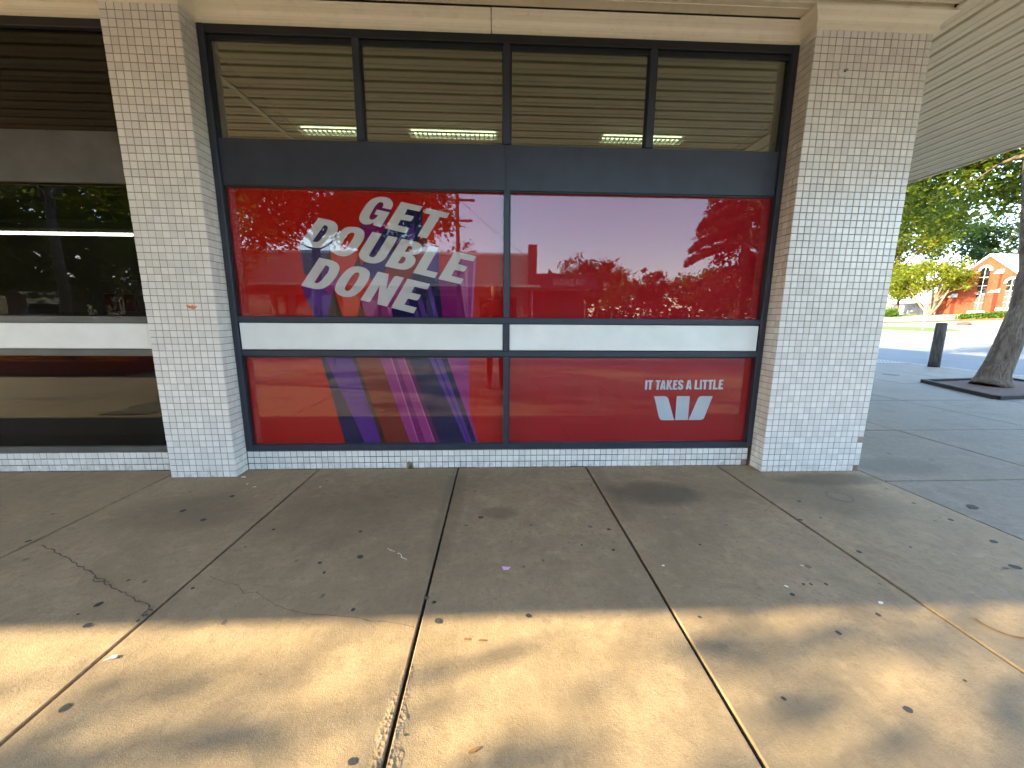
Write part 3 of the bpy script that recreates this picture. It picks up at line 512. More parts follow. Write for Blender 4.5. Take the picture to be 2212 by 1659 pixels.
BANDS=[('magenta_dark',1,[(1089,1998),(1136,2098),(1185,2120),(1201,2102),(1255,2068),(1259,2054),(1212,1980),(1178,1889),(1104,1902),(1041,1830),(1007,1930),(1012,1990),(1052,1971)]),('navy',1,[(1203,1930),(1178,1889),(1127,1808),(1274,1810),(1325,1854),(1446,1836),(1486,1924),(1493,2091),(1376,2074),(1300,1955)]),('violet',2,[(1365,1898),(1388,1936),(1428,1977),(1424,1844),(1369,1853)]),('brown_red',1,[(1449,1880),(1520,1862),(1519,1789),(1444,1788)]),('bright_red',1,[(1520,1862),(1624,2020),(1611,1801),(1519,1779)]),('slate',1,[(546,1806),(646,1830),(745,1947),(772,1939),(846,1920),(829,1873),(780,1792),(744,1710),(689,1582),(564,1581)]),('brown_dark',1,[(780,1792),(744,1710),(723,1662),(808,1583),(784,1731)]),('bright_red',2,[(778,1768),(854,1784),(954,1897),(968,1885),(1040,1856),(997,1791),(954,1661),(905,1560),(784,1583)]),('brown_dark',2,[(991,1723),(954,1661),(948,1613),(1006,1648)]),('indigo',2,[(1071,1731),(1176,1890),(1225,1878),(1316,1853),(1233,1726),(1180,1598),(1067,1545),(1003,1648),(1026,1686)]),('navy',3,[(1176,1890),(1201,1932),(1249,1920),(1225,1878),(1173,1797)]),('dark_red',2,[(1187,1651),(1289,1676),(1374,1804),(1409,1793),(1485,1791),(1519,1801),(1405,1604),(1400,1555),(1353,1547),(1332,1564),(1261,1577),(1217,1542),(1195,1601)]),('violet',3,[(1508,1626),(1610,1789),(1608,1592),(1598,1605)]),('navy',2,[(1407,1602),(1574,1564),(1604,1556),(1628,1258),(1226,1255),(1221,1332),(1340,1380),(1410,1497),(1362,1564)]),('violet',4,[(1598,1605),(1608,1616),(1606,1588),(1582,1528),(1574,1564)]),('violet',3,[(1422,1324),(1445,1256),(1408,1256),(1398,1288)]),('violet',3,[(1458,1423),(1507,1257),(1463,1257),(1431,1391)]),('violet',3,[(1534,1507),(1594,1258),(1559,1257),(1513,1475)]),('violet',3,[(1417,1495),(1421,1457),(1385,1453)]),('violet',3,[(1359,1406),(1363,1360),(1326,1357)]),('magenta_dark',3,[(1602,1556),(1628,1258),(1810,1259),(1776,1521)]),('magenta',2,[(1760,1673),(1789,1708),(1901,1734),(1864,1259),(1810,1259),(1776,1521),(1704,1585)]),('pink',3,[(1800,1561),(1835,1259),(1808,1259),(1776,1521)]),('pink',3,[(1833,1646),(1832,1297),(1819,1297),(1808,1614)]),('pink',3,[(1901,1734),(1866,1259),(1853,1259),(1879,1694)]),('purple',2,[(536,1495),(643,1514),(738,1653),(765,1640),(840,1613),(783,1498),(725,1251),(609,1251)]),('magenta',3,[(845,1599),(794,1488),(761,1424),(708,1469),(791,1543),(841,1624)]),('brown_dark',2,[(782,1494),(725,1251),(838,1252),(792,1431)]),('bright_red',3,[(792,1431),(869,1467),(980,1601),(1011,1581),(1067,1567),(1076,1543),(985,1391),(948,1253),(838,1252)]),('brown_red',3,[(985,1391),(948,1253),(1020,1254)]),('magenta',3,[(985,1391),(1059,1377),(1123,1498),(1213,1590),(1229,1545),(1270,1577),(1338,1542),(1223,1332),(1230,1255),(1019,1254)]),('magenta_dark',4,[(1112,1358),(1191,1340),(1204,1255),(1074,1254)]),('pink',4,[(1191,1340),(1226,1328),(1206,1278)]),('navy',1,[(639,944),(669,944),(948,194),(785,196)]),('purple',1,[(669,944),(918,944),(1129,193),(948,194)]),('brown_dark',2,[(888,944),(918,944),(1129,193),(1088,194)]),('dark_red2',1,[(918,944),(1105,945),(1326,192),(1129,193)]),('magenta',1,[(1105,945),(1201,945),(1400,191),(1326,192)]),('pink2',2,[(1190,945),(1203,945),(1402,191),(1391,191)]),('magenta_dark',1,[(1201,945),(1238,945),(1458,191),(1400,191)]),('magenta',1,[(1238,945),(1304,945),(1539,190),(1458,191)]),('pink2',2,[(1293,945),(1304,945),(1539,190),(1528,190)]),('plum',1,[(1304,945),(1339,946),(1578,190),(1539,190)]),('navy',1,[(1339,946),(1501,946),(1796,189),(1578,190)]),('violet',1,[(1501,946),(1538,946),(1821,188),(1796,189)]),('indigo',1,[(1538,946),(1560,946),(1827,188),(1821,188)]),('violet',1,[(1560,946),(1601,946),(1849,188),(1827,188)]),('navy',1,[(1601,946),(1650,946),(1890,188),(1849,188)]),('magenta',1,[(1650,946),(1833,947),(1833,500),(1904,188),(1890,188)])]

def clip_z(l, z0, z1):
    return [(p[0], min(max(p[1], int(z0*1000)+2), int(z1*1000)-2)) for p in l]
for cname, lay, poly in BANDS:
    up = max(p[1] for p in poly) > 1100
    f = films[('film_red', up)]; z0, z1 = (Z[2], Z[1]) if up else (Z[6], Z[5])
    flat_poly('printed_band', [clip_z(poly, z0, z1)], .2000-.0006*lay, cname, f)
for ch, loops in LETTERS: flat_poly('letter_'+ch, loops, .1958, 'letter_white', films[('film_red', True)])
for ch, loops in SMALL: flat_poly('letter_'+ch, loops, .1975, 'logo_white', films[('film_crimson', False)])
for l in LOGO: flat_poly('emblem_stripe', [l], .1975, 'logo_white', films[('film_crimson', False)])

# ---------------------------------------------------------------- dark shop bay at left
Z2 = (2.55, 2.205, 1.25, 1.20, .997, .946, .205)
dwin, a2, e2 = bay('dark_shop_window', 'dark glazed shopfront window with grey frame left of the narrow pillar', -4.78, -.5, None, (), 'frame_grey', 'frame_black', Z2)
pane(a2+.001, e2-.001, Z2[0]+.001, 3.184, 'glass_dark', dwin); pane(a2+.001, e2-.001, Z2[2]+.001, Z2[1]-.001, 'glass_dark', dwin); pane(a2+.001, e2-.001, Z2[6]+.001, Z2[5]-.001, 'glass_dark', dwin)
MB().cbox(a2+.003, e2-.003, .160, .18, Z2[4]+.004, Z2[3]-.004, .004).build('white_panel', 'white_panel', dwin)
tl = thing('strip_light', 'bright white fluorescent strip light inside the dark shop', 'light', (-4.4, 3, 2.4))
MB().box(-6.2, -3.05, 2.96, 3.04, 2.40, 2.44).build('batten', 'louvre', tl); MB().tube([(-6.1, 3, 2.378), (-3.12, 3, 2.378)], .018, 8).build('lamp_tube', 'lamp_tube', tl)
for x in (-5.8, -3.4): MB().box(x-.01, x+.01, 2.99, 3.01, 2.441, 3.249).build('hanger', 'metal_grey', tl)
bh = thing('window_bulkhead', 'brown bulkhead hanging behind the top of the dark shop glass', 'bulkhead', (-2.5, .9, 2.2)); MB().box(-4.7, -.45, .85, 1.0, 2.10, 3.245).build('panel', 'bulkhead', bh); MB().box(-4.7, -.46, .84, 1.01, 2.06, 2.099).build('trim', 'metal_grey', bh)
sp0 = thing('display_post', 'slim silver post standing inside the dark shop beside the narrow pillar', 'post', (-1.52, 1.9, 0)); MB().box(-1.54, -1.50, 1.88, 1.92, .012, 3.245).build('post', 'metal_grey', sp0)
ct = thing('display_counter', 'dark display counter behind the dark shop glass', 'counter', (-3, 1.3, 0)); MB().box(-4.6, -1.35, 1.1, 1.6, .012, 1.255).build('cabinet', 'wall_dark', ct); MB().box(-4.64, -1.31, 1.07, 1.63, 1.2555, 1.285).build('counter_top', 'frame_grey', ct)
def poster(x0, x1, z1, label):
    t = thing('framed_poster', label, 'poster', ((x0+x1)/2, 1.2, 1.286)); MB().box(x0, x1, 1.2, 1.215, 1.2865, z1).build('frame', 'poster_edge', t); MB().box(x0+.008, x1-.008, 1.196, 1.1995, 1.296, z1-.01).build('print', 'poster_red', t)
poster(-1.93, -1.80, 1.475, 'small red poster standing on the counter inside the dark shop'); poster(-1.765, -1.62, 1.475, 'larger red framed poster on the counter nearest the narrow pillar')
# ---------------------------------------------------------------- plants
def leaf_quads(C, size, flat=.5):
    n = len(C); N = rng.normal(size=(n, 3)); N[:, 2] = np.abs(N[:, 2])+flat; N /= np.linalg.norm(N, axis=1)[:, None]
    A = np.cross(N, rng.normal(size=(n, 3))); A /= np.linalg.norm(A, axis=1)[:, None]; B = np.cross(N, A)
    s = (size*rng.uniform(.6, 1.25, n))[:, None]
    return np.stack([C-A*s*.55, C+B*s*.30-A*s*.05+N*s*.06, C+A*s*.60, C-B*s*.30-A*s*.05+N*s*.06], axis=1)
def in_ball(n, p=.45):
    d = rng.normal(size=(n, 3)); d /= np.linalg.norm(d, axis=1)[:, None]; return d*(rng.uniform(0, 1, n)**p)[:, None]
def tree(name, label, trunk, rad, blobs, leaf, size, leafmat, barkmat, limbs=9, group=None, spread=.32, cat='tree', flat=.5, clusters=60, multi=None):
    global rng
    rng = np.random.default_rng(zlib.crc32(label.encode())); random.seed(zlib.crc32(label.encode()))
    t = thing(name, label, cat, trunk[0], group); b = MB()
    P0 = [Vector(p) for p in trunk]
    fine = []; rr = []
    for i in range(len(P0)-1):
        for k in range(4):
            f = k/4; fine.append(P0[i].lerp(P0[i+1], f)+Vector((random.gauss(0, rad[i]*.035), random.gauss(0, rad[i]*.035), 0)) * (1 if (i or k) else 0)); rr.append((rad[i]*(1-f)+rad[i+1]*f)*random.uniform(.98, 1.02))
    fine.append(P0[-1]); rr.append(rad[-1]); b.tube(fine, rr, 10)
    allc = []; fork = P0[-1]
    for (c, r, n) in blobs:
        nc = max(6, int(clusters*n/sum(q[2] for q in blobs))); cc = in_ball(nc)*np.array(r)+np.array(c)
        per = rng.multinomial(n, rng.dirichlet(np.ones(nc)*2.5))
        pts = np.concatenate([cc[i]+rng.normal(size=(k, 3))*np.array([spread, spread, spread*.7]) for i, k in enumerate(per) if k]); allc.append(pts)
        for i in range(min(limbs, nc)):
            tip = Vector(cc[i]); s = P0[max(1, len(P0)-2)].lerp(fork, random.random()) if len(P0) > 2 else P0[0].lerp(fork, random.uniform(.6, 1))
            m = s.lerp(tip, .5)+Vector((0, 0, (tip-s).length*.10)); r0 = rad[-1]*random.uniform(.25, .5)
            b.tube([s, s.lerp(m, .5)+Vector((0, 0, .04)), m, m.lerp(tip, .6), tip], [r0, r0*.8, r0*.55, r0*.33, r0*.12], 6)
    if multi:
        for q in multi: b.tube(q, [rad[0]*.8, rad[0]*.6, rad[0]*.35], 6)
    b.build('trunk', barkmat, t, fix=False)
    quads_mesh('crown', leaf_quads(np.concatenate(allc), size, flat), leafmat, t)
    return t
def shrub(name, label, c, r, n, size, leafmat, group=None, cat='shrub'):
    t = thing(name, label, cat, (c[0], c[1], c[2]-r[2]*.8), group)
    pts = in_ball(n, .4)*np.array(r)*(1+.25*rng.normal(size=(n, 1)))+np.array(c); pts[:, 2] = np.maximum(pts[:, 2], c[2]-r[2]*.8)
    quads_mesh('foliage', leaf_quads(pts, size), leafmat, t)
    b = MB()
    for i in range(5): b.tube([(c[0]+random.uniform(-.3, .3)*r[0], c[1]+random.uniform(-.3, .3)*r[1], c[2]-r[2]), (c[0]+random.uniform(-.8, .8)*r[0], c[1]+random.uniform(-.8, .8)*r[1], c[2]+r[2]*.5)], [.03, .01], 5)
    b.build('stem', 'bark', t, fix=False); return t

# --- right-hand side: street tree in a timber-edged pit, bollard, far side of the street
pit = thing('tree_pit', 'dark timber edged tree pit filled with brown mulch', 'tree pit', (11.6, 4.0, 0))
q = [(10.18, 2.80), (12.75, 3.15), (13.05, 4.75), (10.80, 4.42)]
b = MB(); b.add([(x, y, .028) for x, y in q], [(0, 1, 2, 3)]); b.build('mulch', 'mulch', pit)
for i in range(4):
    p0, p1 = Vector((*q[i], 0)), Vector((*q[(i+1) % 4], 0)); d = (p1-p0).normalized(); n_ = Vector((d.y, -d.x, 0))*.045
    b = MB(); b.prism([(p0.x-n_.x, p0.y-n_.y), (p1.x-n_.x, p1.y-n_.y), (p1.x+n_.x, p1.y+n_.y), (p0.x+n_.x, p0.y+n_.y)], 'z', .0, .06+.002*i); b.build('timber_edging', 'timber_edge', pit)
tree('street_tree', 'large street tree with leaning brown trunk growing in the timber edged pit', [(11.62, 3.95, .0), (11.66, 3.95, .25), (11.78, 3.95, .8), (11.92, 3.95, 1.5), (11.92, 3.95, 2.2), (11.68, 3.93, 3.1), (11.44, 3.9, 3.9), (11.3, 3.9, 5.2)],
     [.30, .215, .185, .175, .165, .15, .13, .10], [((11.6, 4.6, 6.6), (3.0, 2.8, 2.0), 8000), ((12.3, 5.2, 4.55), (1.8, 1.6, 1.0), 5600), ((13.6, 7.6, 4.6), (2.2, 2.4, 1.5), 8200), ((13.6, 9.4, 3.6), (1.0, 1.4, 1.0), 1300)], 0, .125, 'leaf_elm', 'bark', 2, None, .26, clusters=120)
bo = thing('timber_bollard', 'weathered grey timber bollard at the kerb', 'bollard', (14.05, 6.98, 0))
MB().tube([(14.05, 6.98, -.02), (14.05, 6.98, .3), (14.045, 6.98, .9), (14.04, 6.98, 1.165), (14.04, 6.98, 1.195)], [.118, .116, .114, .112, .098], 14).build('post', 'timber_old', bo, fix=False)
MB().tube([(14.05, 6.98, -.02), (14.05, 6.98, .12)], [.121, .121], 14).build('foot_band', 'timber_edge', bo, fix=False)
ri = thing('drain_cover', 'small round dark drain cover in the footpath near the bollard', 'drain cover', (11.3, 5.54, 0)); MB().tube([(11.3, 5.54, .0), (11.3, 5.54, .006)], [.15, .145], 20).build('lid', 'frame_black', ri, fix=False)
tac = thing('tactile_pad', 'pale tactile paving strip by the kerb behind the wide pillar', 'tactile paving', (13.6, 8.6, 0)); b = MB(); b.box(13.2, 14.18, 7.7, 12, .0015, .008); b.build('base', 'kerb_stone', tac)
b = MB()
for i in range(9):
    for j in range(12): b.tube([(13.27+i*.105, 7.8+j*.11, .008), (13.27+i*.105, 7.8+j*.11, .014)], [.022, .016], 6, True, False)
b.build('stud', 'kerb_stone', tac, fix=False)

def terr_sheet(name, poly, mat, dz, kind='structure', label=None, cat=None):
    """sheet over the rising ground on the far side; poly in (x, y), cut into strips in x"""
    b = MB(); xs = [p[0] for p in poly]; cuts = sorted(set([min(xs), max(xs)]+[v for v in (31, 37, 44, 60) if min(xs) < v < max(xs)]))
    bm = bmesh.new(); f = bm.faces.new([bm.verts.new((p[0], p[1], 0)) for p in poly])
    for c in cuts[1:-1]: bmesh.ops.bisect_plane(bm, geom=bm.verts[:]+bm.edges[:]+bm.faces[:], plane_co=(c, 0, 0), plane_no=(1, 0, 0))
    for v in bm.verts: v.co.z = zt(v.co.x)+dz
    me = bpy.data.meshes.new(name); bmesh.ops.recalc_face_normals(bm, faces=bm.faces); bm.to_mesh(me); bm.free(); me.materials.append(M[mat]); o = link(name, me); tag(o, label, cat, None, kind); return o
terr_sheet('far_footpath', [(27.2, 8), (28.5, 16.3), (31.2, 24.5), (31.6, 60), (46, 60), (46, 8)], 'path_pale', .03)
terr_sheet('grass_verge', [(31.0, 21.2), (32.4, 20.6), (33.5, 23.4), (33.6, 29), (31.5, 29), (31.4, 25.2)], 'lawn', .036)
terr_sheet('church_lawn', [(41.2, 33), (44, 33), (60, 60), (40.8, 60)], 'lawn', .036)
fk = thing('far_kerb', None, None, (30, 20, .4), kind='structure')
kp = [(26.3, 3), (27.2, 8), (28.5, 16.3), (31.2, 24.5), (31.6, 60)]
for i in range(4):
    p0, p1 = Vector((*kp[i], zt(kp[i][0]))), Vector((*kp[i+1], zt(kp[i+1][0]))); n_ = Vector((p0.y-p1.y, p1.x-p0.x, 0)).normalized()*.12
    b = MB(); vs = []
    for p in (p0, p1):
        for s_, z in ((1, -.15), (1, .05), (-1, .05), (-1, -.15)): vs.append(p+n_*s_+Vector((0, 0, z)))
    b.add(vs, [(0, 1, 5, 4), (1, 2, 6, 5), (2, 3, 7, 6), (0, 4, 7, 3), (0, 3, 2, 1), (4, 5, 6, 7)]); b.build('kerb_block', 'kerb_stone', fk)
ew = thing('brick_edging', 'low red brick edging across the church forecourt', 'garden edging', (37, 27, 1.0))
ep = [(35.3, 31.5), (35.6, 29.1), (37.2, 26.5), (39.3, 23.9), (41.5, 21.5)]
for i in range(4):
    p0, p1 = Vector((*ep[i], zt(ep[i][0]))), Vector((*ep[i+1], zt(ep[i+1][0]))); n_ = Vector((p0.y-p1.y, p1.x-p0.x, 0)).normalized()*.11; vs = []
    for p in (p0, p1):
        for s_, z in ((1, -.1), (1, .16), (-1, .16), (-1, -.1)): vs.append(p+n_*s_+Vector((0, 0, z)))
    b = MB(); b.add(vs, [(0, 1, 5, 4), (1, 2, 6, 5), (2, 3, 7, 6), (0, 4, 7, 3), (0, 3, 2, 1), (4, 5, 6, 7)]); b.build('brick_course', 'brick_edge', ew)
sp_ = thing('street_sign', 'small white street sign on a slim post on the far verge', 'sign', (32.0, 22.95, .52))
MB().tube([(32, 22.95, .5), (31.9, 22.97, 3.05)], [.045, .045], 8).build('post', 'trim_white', sp_, fix=False); MB().box(31.83, 31.85, 22.72, 23.2, 2.38, 3.05).build('sign_plate', 'trim_white', sp_)
rk = thing('boulder', 'low brown boulder on the forecourt left of the hedge', 'boulder', (35.5, 23.35, .9)); b = MB()
bm = bmesh.new(); bmesh.ops.create_icosphere(bm, subdivisions=2, radius=1)
for v in bm.verts: v.co = Vector((v.co.x*.28, v.co.y*.45, v.co.z*.17))*random.uniform(.85, 1.12)+Vector((35.5, 23.35, .98))
b.add([v.co[:] for v in bm.verts], [tuple(v.index for v in f.verts) for f in bm.faces]); bm.free(); b.build('stone', 'mulch', rk)

# church: gable wall faces the street, ridge runs away from it
ch = thing('brick_church', 'orange red brick church with tall arched windows across the side street', 'church', (44, 29, 1.7))
YC, ZA, ZE, X0, X1, ZB = 29.07, 6.62, 3.72, 44.0, 60.0, 1.5
b = MB(); b.prism([(25.65, ZB), (32.5, ZB), (32.5, ZE), (YC, ZA), (25.65, ZE)], 'x', X0, X1); b.build('wall', 'brick_red', ch)
rf = MB()
for s_, ye in ((-1, 25.35), (1, 32.8)):
    ze = ZA-.847*abs(ye-YC)
    rf.add([(X0-.22, YC, ZA+.05), (X0-.22, ye, ze+.05), (X1, ye, ze+.05), (X1, YC, ZA+.05), (X0-.22, YC, ZA+.19), (X0-.22, ye, ze+.19), (X1, ye, ze+.19), (X1, YC, ZA+.19)],
           [(0, 1, 2, 3), (4, 5, 6, 7), (0, 1, 5, 4), (1, 2, 6, 5), (2, 3, 7, 6)])
rf = rf.build('roof', 'roof_pale', ch)
def arch(y, z0, z1, w, n=9):
    r = w/2; pts = [(y-r, z0), (y+r, z0)]+[(y+r*math.cos(math.pi*i/n), z1-r+r*math.sin(math.pi*i/n)) for i in range(n+1)]; return pts
def arch_window(y, z0, z1, w):
    g = MB(); g.prism(arch(y, z0, z1, w), 'x', X0-.05, X0+.05); g = g.build('window', 'glass_far', ch)
    MB().prism(arch(y, z0+.01, z1-.01, w-.02), 'x', X0-.012, X0-.002).build('pane', 'wall_dark', g)
    o = arch(y, z1-w*.75, z1+.16, w+.36); i_ = arch(y, z1-w*.75-.01, z1, w); b = MB(); n = 10
    ou = o[2:]; inn = i_[2:]
    for k in range(len(ou)-1):
        b.add([(X0-.10, *ou[k]), (X0-.10, *ou[k+1]), (X0-.10, *inn[k+1]), (X0-.10, *inn[k]), (X0-.01, *ou[k]), (X0-.01, *ou[k+1]), (X0-.01, *inn[k+1]), (X0-.01, *inn[k])], [(0, 1, 2, 3), (0, 4, 5, 1), (2, 6, 7, 3), (0, 3, 7, 4), (1, 5, 6, 2)])
    b.build('arch_moulding', 'trim_white', g)
    MB().box(X0-.22, X0-.005, y-w/2-.28, y+w/2+.28, z0-.24, z0).build('sill', 'trim_white', g)
    b = MB(); b.box(X0-.062, X0-.051, y-.02, y+.02, z0, z1-.05)
    for k in range(1, 5): z = z0+(z1-z0)*k/5.2; b.box(X0-.0625, X0-.0515, y-w/2, y+w/2, z-.015, z+.015)
    b.build('glazing_bar', 'trim_white', g)
arch_window(29.27, 2.05, 5.75, .62); arch_window(27.35, 2.3, 4.6, .62)
for y, zs_ in ((28.28, (3.55, 5.1)), (31.2, (3.3,)), (26.2, (3.0,))):
    bt = MB()
    for k, z in enumerate(zs_): bt.box(X0-.42+.2*k, X0-.001, y-.17+.002*k, y+.17-.002*k, ZB if k == 0 else zs_[k-1], z)
    bt = bt.build('buttress', 'brick_red', ch)
    for k, z in enumerate(zs_): MB().prism([(X0-.50+.2*k, z), (X0-.002, z), (X0-.002, z+.34)], 'y', y-.22, y+.22).build('buttress_cap', 'trim_white', bt)
hd = thing('clipped_hedge', 'low bright green hedge along the church wall', 'hedge', (40.2, 25.4, 1.3))
pts = np.stack([39.2+rng.uniform(0, 1, 2600)*2.2, np.zeros(2600), np.zeros(2600)], 1); pts[:, 1] = 26.7-(pts[:, 0]-39.2)*1.25+rng.normal(0, .22, 2600); pts[:, 2] = 1.27+(pts[:, 0]-39.2)*.1+rng.uniform(0, .5, 2600)
quads_mesh('foliage', leaf_quads(pts, .17), 'leaf_hedge', hd)
tree('multi_stem_tree', 'yellow green multi stemmed tree with pale stems before the church', [(42.8, 31.9, 1.6), (42.8, 31.9, 2.0), (42.7, 31.8, 3.0)], [.14, .13, .10],
     [((42.0, 31.4, 5.2), (1.6, 2.6, 1.5), 3000), ((41.6, 29.6, 4.9), (1.2, 1.5, 1.0), 900), ((42.3, 34.0, 4.6), (1.3, 1.6, 1.4), 1900)], 0, .25, 'leaf_lime', 'bark_pale', 10, None, .3, clusters=95,
     multi=[[(42.8, 31.9, 1.6), (42.6, 31.9+d, 2.6), (42.3, 31.9+2.1*d, 4.0)] for d in (-.75, -.4, .1, .45, .8)])
tree('tall_lime_tree', 'tall sunlit yellow green tree behind the fence beside the wide pillar', [(50, 43.5, 1.8), (50, 43.5, 5), (50, 43.5, 9)], [.4, .33, .22],
     [((49.5, 42.2, 12), (4.0, 4.6, 5.5), 9000), ((49, 41.5, 6.5), (3.0, 4.0, 2.5), 4500), ((48, 37.5, 11.0), (2.5, 2.5, 3.2), 3200)], 0, .34, 'leaf_lime', 'bark', 8, None, .55, clusters=110)
tree('dark_round_tree', 'dark green round tree on a short trunk left of the multi stemmed tree', [(44.5, 36.6, 1.7), (44.5, 36.6, 2.6), (44.5, 36.6, 3.4)], [.16, .14, .11],
     [((44.3, 36.2, 4.9), (1.9, 2.4, 1.5), 5200)], 0, .26, 'leaf_elm', 'bark', 8, None, .3, clusters=60)
tree('dark_backdrop_tree', 'dark green tree high behind the church roof', [(62, 44, 2), (62, 44, 5), (62, 44, 8)], [.4, .3, .22], [((61, 43, 10), (4.5, 4.5, 4.2), 6000)], 0, .42, 'leaf_dark', 'bark', 8, None, .6, clusters=70)
for i, (x, y, r_) in enumerate(((41.6, 34.4, .6), (42.3, 36.0, .7), (42.0, 38.0, .75))):
    shrub('garden_shrub', ['small yellow green shrub beside the multi stemmed tree', 'leafy shrub before the paling fence', 'leafy shrub half hidden by the wide pillar'][i], (x, y, 1.95), (r_, r_, .5), 900, .17, 'leaf_hedge' if i != 1 else 'leaf_elm', 'shrubs along the paling fence')
fn = thing('paling_fence', 'mauve grey timber paling fence behind the shrubs', 'fence', (46, 37, 1.7))
for i in range(46): MB().box(45.98, 46.01, 33.0+i*.2, 33.19+i*.2, 1.7, 3.02+random.uniform(-.03, .03)).build('paling', 'fence_wood', fn)
MB().box(46.02, 46.08, 33, 42.2, 2.0, 2.1).build('rail', 'fence_wood', fn); MB().box(46.02, 46.08, 33, 42.2, 2.7, 2.8).build('rail', 'fence_wood', fn)

# ---------------------------------------------------------------- what stands across the street (seen mirrored in the glass)
tree('kerb_tree', 'slim leafy street tree reflected in the dark shop glass, rising from a red edged bed', [(-7.3, -5.45, 0), (-7.3, -5.45, .4), (-7.2, -5.5, 1.8), (-7.3, -5.6, 3.4), (-7.2, -5.7, 4.6)], [.16, .11, .095, .08, .06],
     [((-8.2, -6.9, 6.3), (2.4, 2.0, 1.3), 1100), ((-7.9, -5.75, 5.5), (1.2, .5, .6), 260), ((-7.4, -5.2, 4.4), (1.6, .9, .6), 130), ((-10.2, -6.8, 4.9), (2.0, 1.5, 1.5), 700), ((-7.0, -8.0, 4.8), (2.4, 1.4, 1.5), 1500), ((-10.8, -7.9, 5.6), (2.4, 1.3, 1.2), 1500)], 0, .15, 'leaf_elm', 'bark_grey', 9, None, .2, clusters=100)
bed = thing('flower_bed', 'red edged bed of orange flowers around the street tree, seen as reflection', 'flower bed', (-7.6, -5.6, 0))
for nm, bx in (('edging', (-9.7, -5.7, -5.02, -4.90)), ('edging', (-9.7, -5.7, -6.35, -6.23)), ('edging', (-9.7, -9.58, -6.229, -5.021)), ('edging', (-5.82, -5.7, -6.229, -5.021))): MB().box(*bx, .003, .30).build(nm, 'red_paint', bed)
MB().box(-9.57, -5.83, -6.22, -5.03, .003, .2).build('soil', 'mulch', bed)
pts = np.stack([rng.uniform(-9.5, -5.9, 2200), rng.uniform(-6.15, -5.1, 2200), (.22+rng.uniform(0, .5, 2200))], 1); tag(quads_mesh('flowers', leaf_quads(pts, .10), 'petal', bed), kind='stuff')
tree('kerb_tree', 'dense street tree further along the kerb, its foliage mirrored in the left red pane', [(-4.2, -10.6, -.1), (-4.2, -10.6, 1.5), (-4.1, -10.6, 3.4), (-4.0, -10.7, 4.6)], [.2, .15, .13, .1],
     [((-4.2, -11.0, 6.2), (3.4, 2.2, 2.3), 11000), ((-1.2, -11.2, 5.6), (1.7, 1.4, 1.9), 3600), ((-6.6, -10.8, 4.8), (2.0, 1.6, 1.6), 3600), ((-3.0, -11.2, 4.5), (3.3, 1.4, .9), 4200)], 0, .19, 'leaf_elm', 'bark_grey', 9, None, .34, clusters=150)
for i, (x, y, r_) in enumerate(((-24.5, -24.0, 5.0), (-15.5, -19.5, 4.0), (-36, -24, 5.2), (-24, -17.5, 3.6))):
    tree('plane_tree', ['broad dense tree mirrored behind the pale blue wagon', 'dense tree mirrored at the right of the dark shop glass', 'broad dense tree at the left end of the dark shop reflection', 'dense roadside tree mirrored high in the dark shop glass'][i], [(x, y, -.1), (x, y, 2.2), (x, y, 4.5)], [.3, .24, .18],
         [((x, y, 5.9), (r_, r_, 3.9), 10500)], 0, .36, 'leaf_elm' if i % 2 else 'leaf_dark', 'bark_grey', 8, 'dense trees across the street', .5, clusters=110)
tlp = np.concatenate([np.stack([rng.uniform(-160, 110, 9000), -74+rng.normal(0, 3, 9000), rng.uniform(0, 1, 9000)**1.2*(7.5+2.5*np.sin(rng.uniform(0, 6.28, 9000)))], 1), np.stack([-95+rng.normal(0, 3, 4500), rng.uniform(-74, -8, 4500), rng.uniform(0, 1, 4500)*9], 1), np.stack([90+rng.normal(0, 3, 4500), rng.uniform(-74, 60, 4500), rng.uniform(0, 1, 4500)*9], 1)])
tag(quads_mesh('distant_trees', leaf_quads(tlp, 1.9), 'leaf_dark'), 'dark line of distant trees closing the mirrored street', 'trees', kind='stuff')
for i, (x, y, h) in enumerate(((12.4, -41, 8.6), (17.0, -46, 7.4), (22.0, -47, 7.2), (27.5, -46, 7.6), (33, -47, 7.0), (-9, -38, 9.5), (-2, -40, 9))):
    tree('park_tree', ['round tree reflected right of the parapet building', 'park tree behind the white pickup', 'second park tree from the white pickup', 'park tree left of the cedar', 'rightmost park tree in the mirrored row', 'broad tree behind the left part of the parapet shop', 'broad tree behind the middle of the parapet shop'][i],
         [(x, y, 0), (x, y, h*.25), (x, y, h*.45)], [.24, .2, .15], [((x, y, h*.66), (h*.38, h*.38, h*.33), 4200)], 0, .34, 'leaf_elm' if i % 2 else 'leaf_dark', 'bark_grey', 7, 'trees across the street', .4, clusters=55)
ce = thing('cedar_tree', 'dark drooping cedar mirrored at the right edge of the red window', 'tree', (20.5, -25.5, 0)); b = MB(); b.tube([(20.5, -25.5, -.1), (20.5, -25.5, 7), (20.5, -25.5, 15)], [.45, .3, .06], 10); cp = []
for k in range(84):
    z = 2.2+k*.15; L_ = 5.4*(1-(z-2)/15)+.5; w = random.uniform(0, 6.283); d = Vector((math.cos(w), math.sin(w), 0)); p0 = Vector((20.5, -25.5, z)); tip = p0+d*L_+Vector((0, 0, -.32*L_)); b.tube([p0, p0+d*L_*.5, tip], [.07, .05, .015], 5)
    s_ = rng.uniform(.15, 1, 340); side = np.array([-d.y, d.x, 0]); cp.append(np.array(p0)+np.outer(s_, np.array(d))*L_+np.outer(-.32*L_*s_**2, [0, 0, 1])+np.outer(rng.normal(0, .30, 340)*s_, side)*L_*.5+np.outer(-rng.uniform(0, .35, 340), [0, 0, 1]))
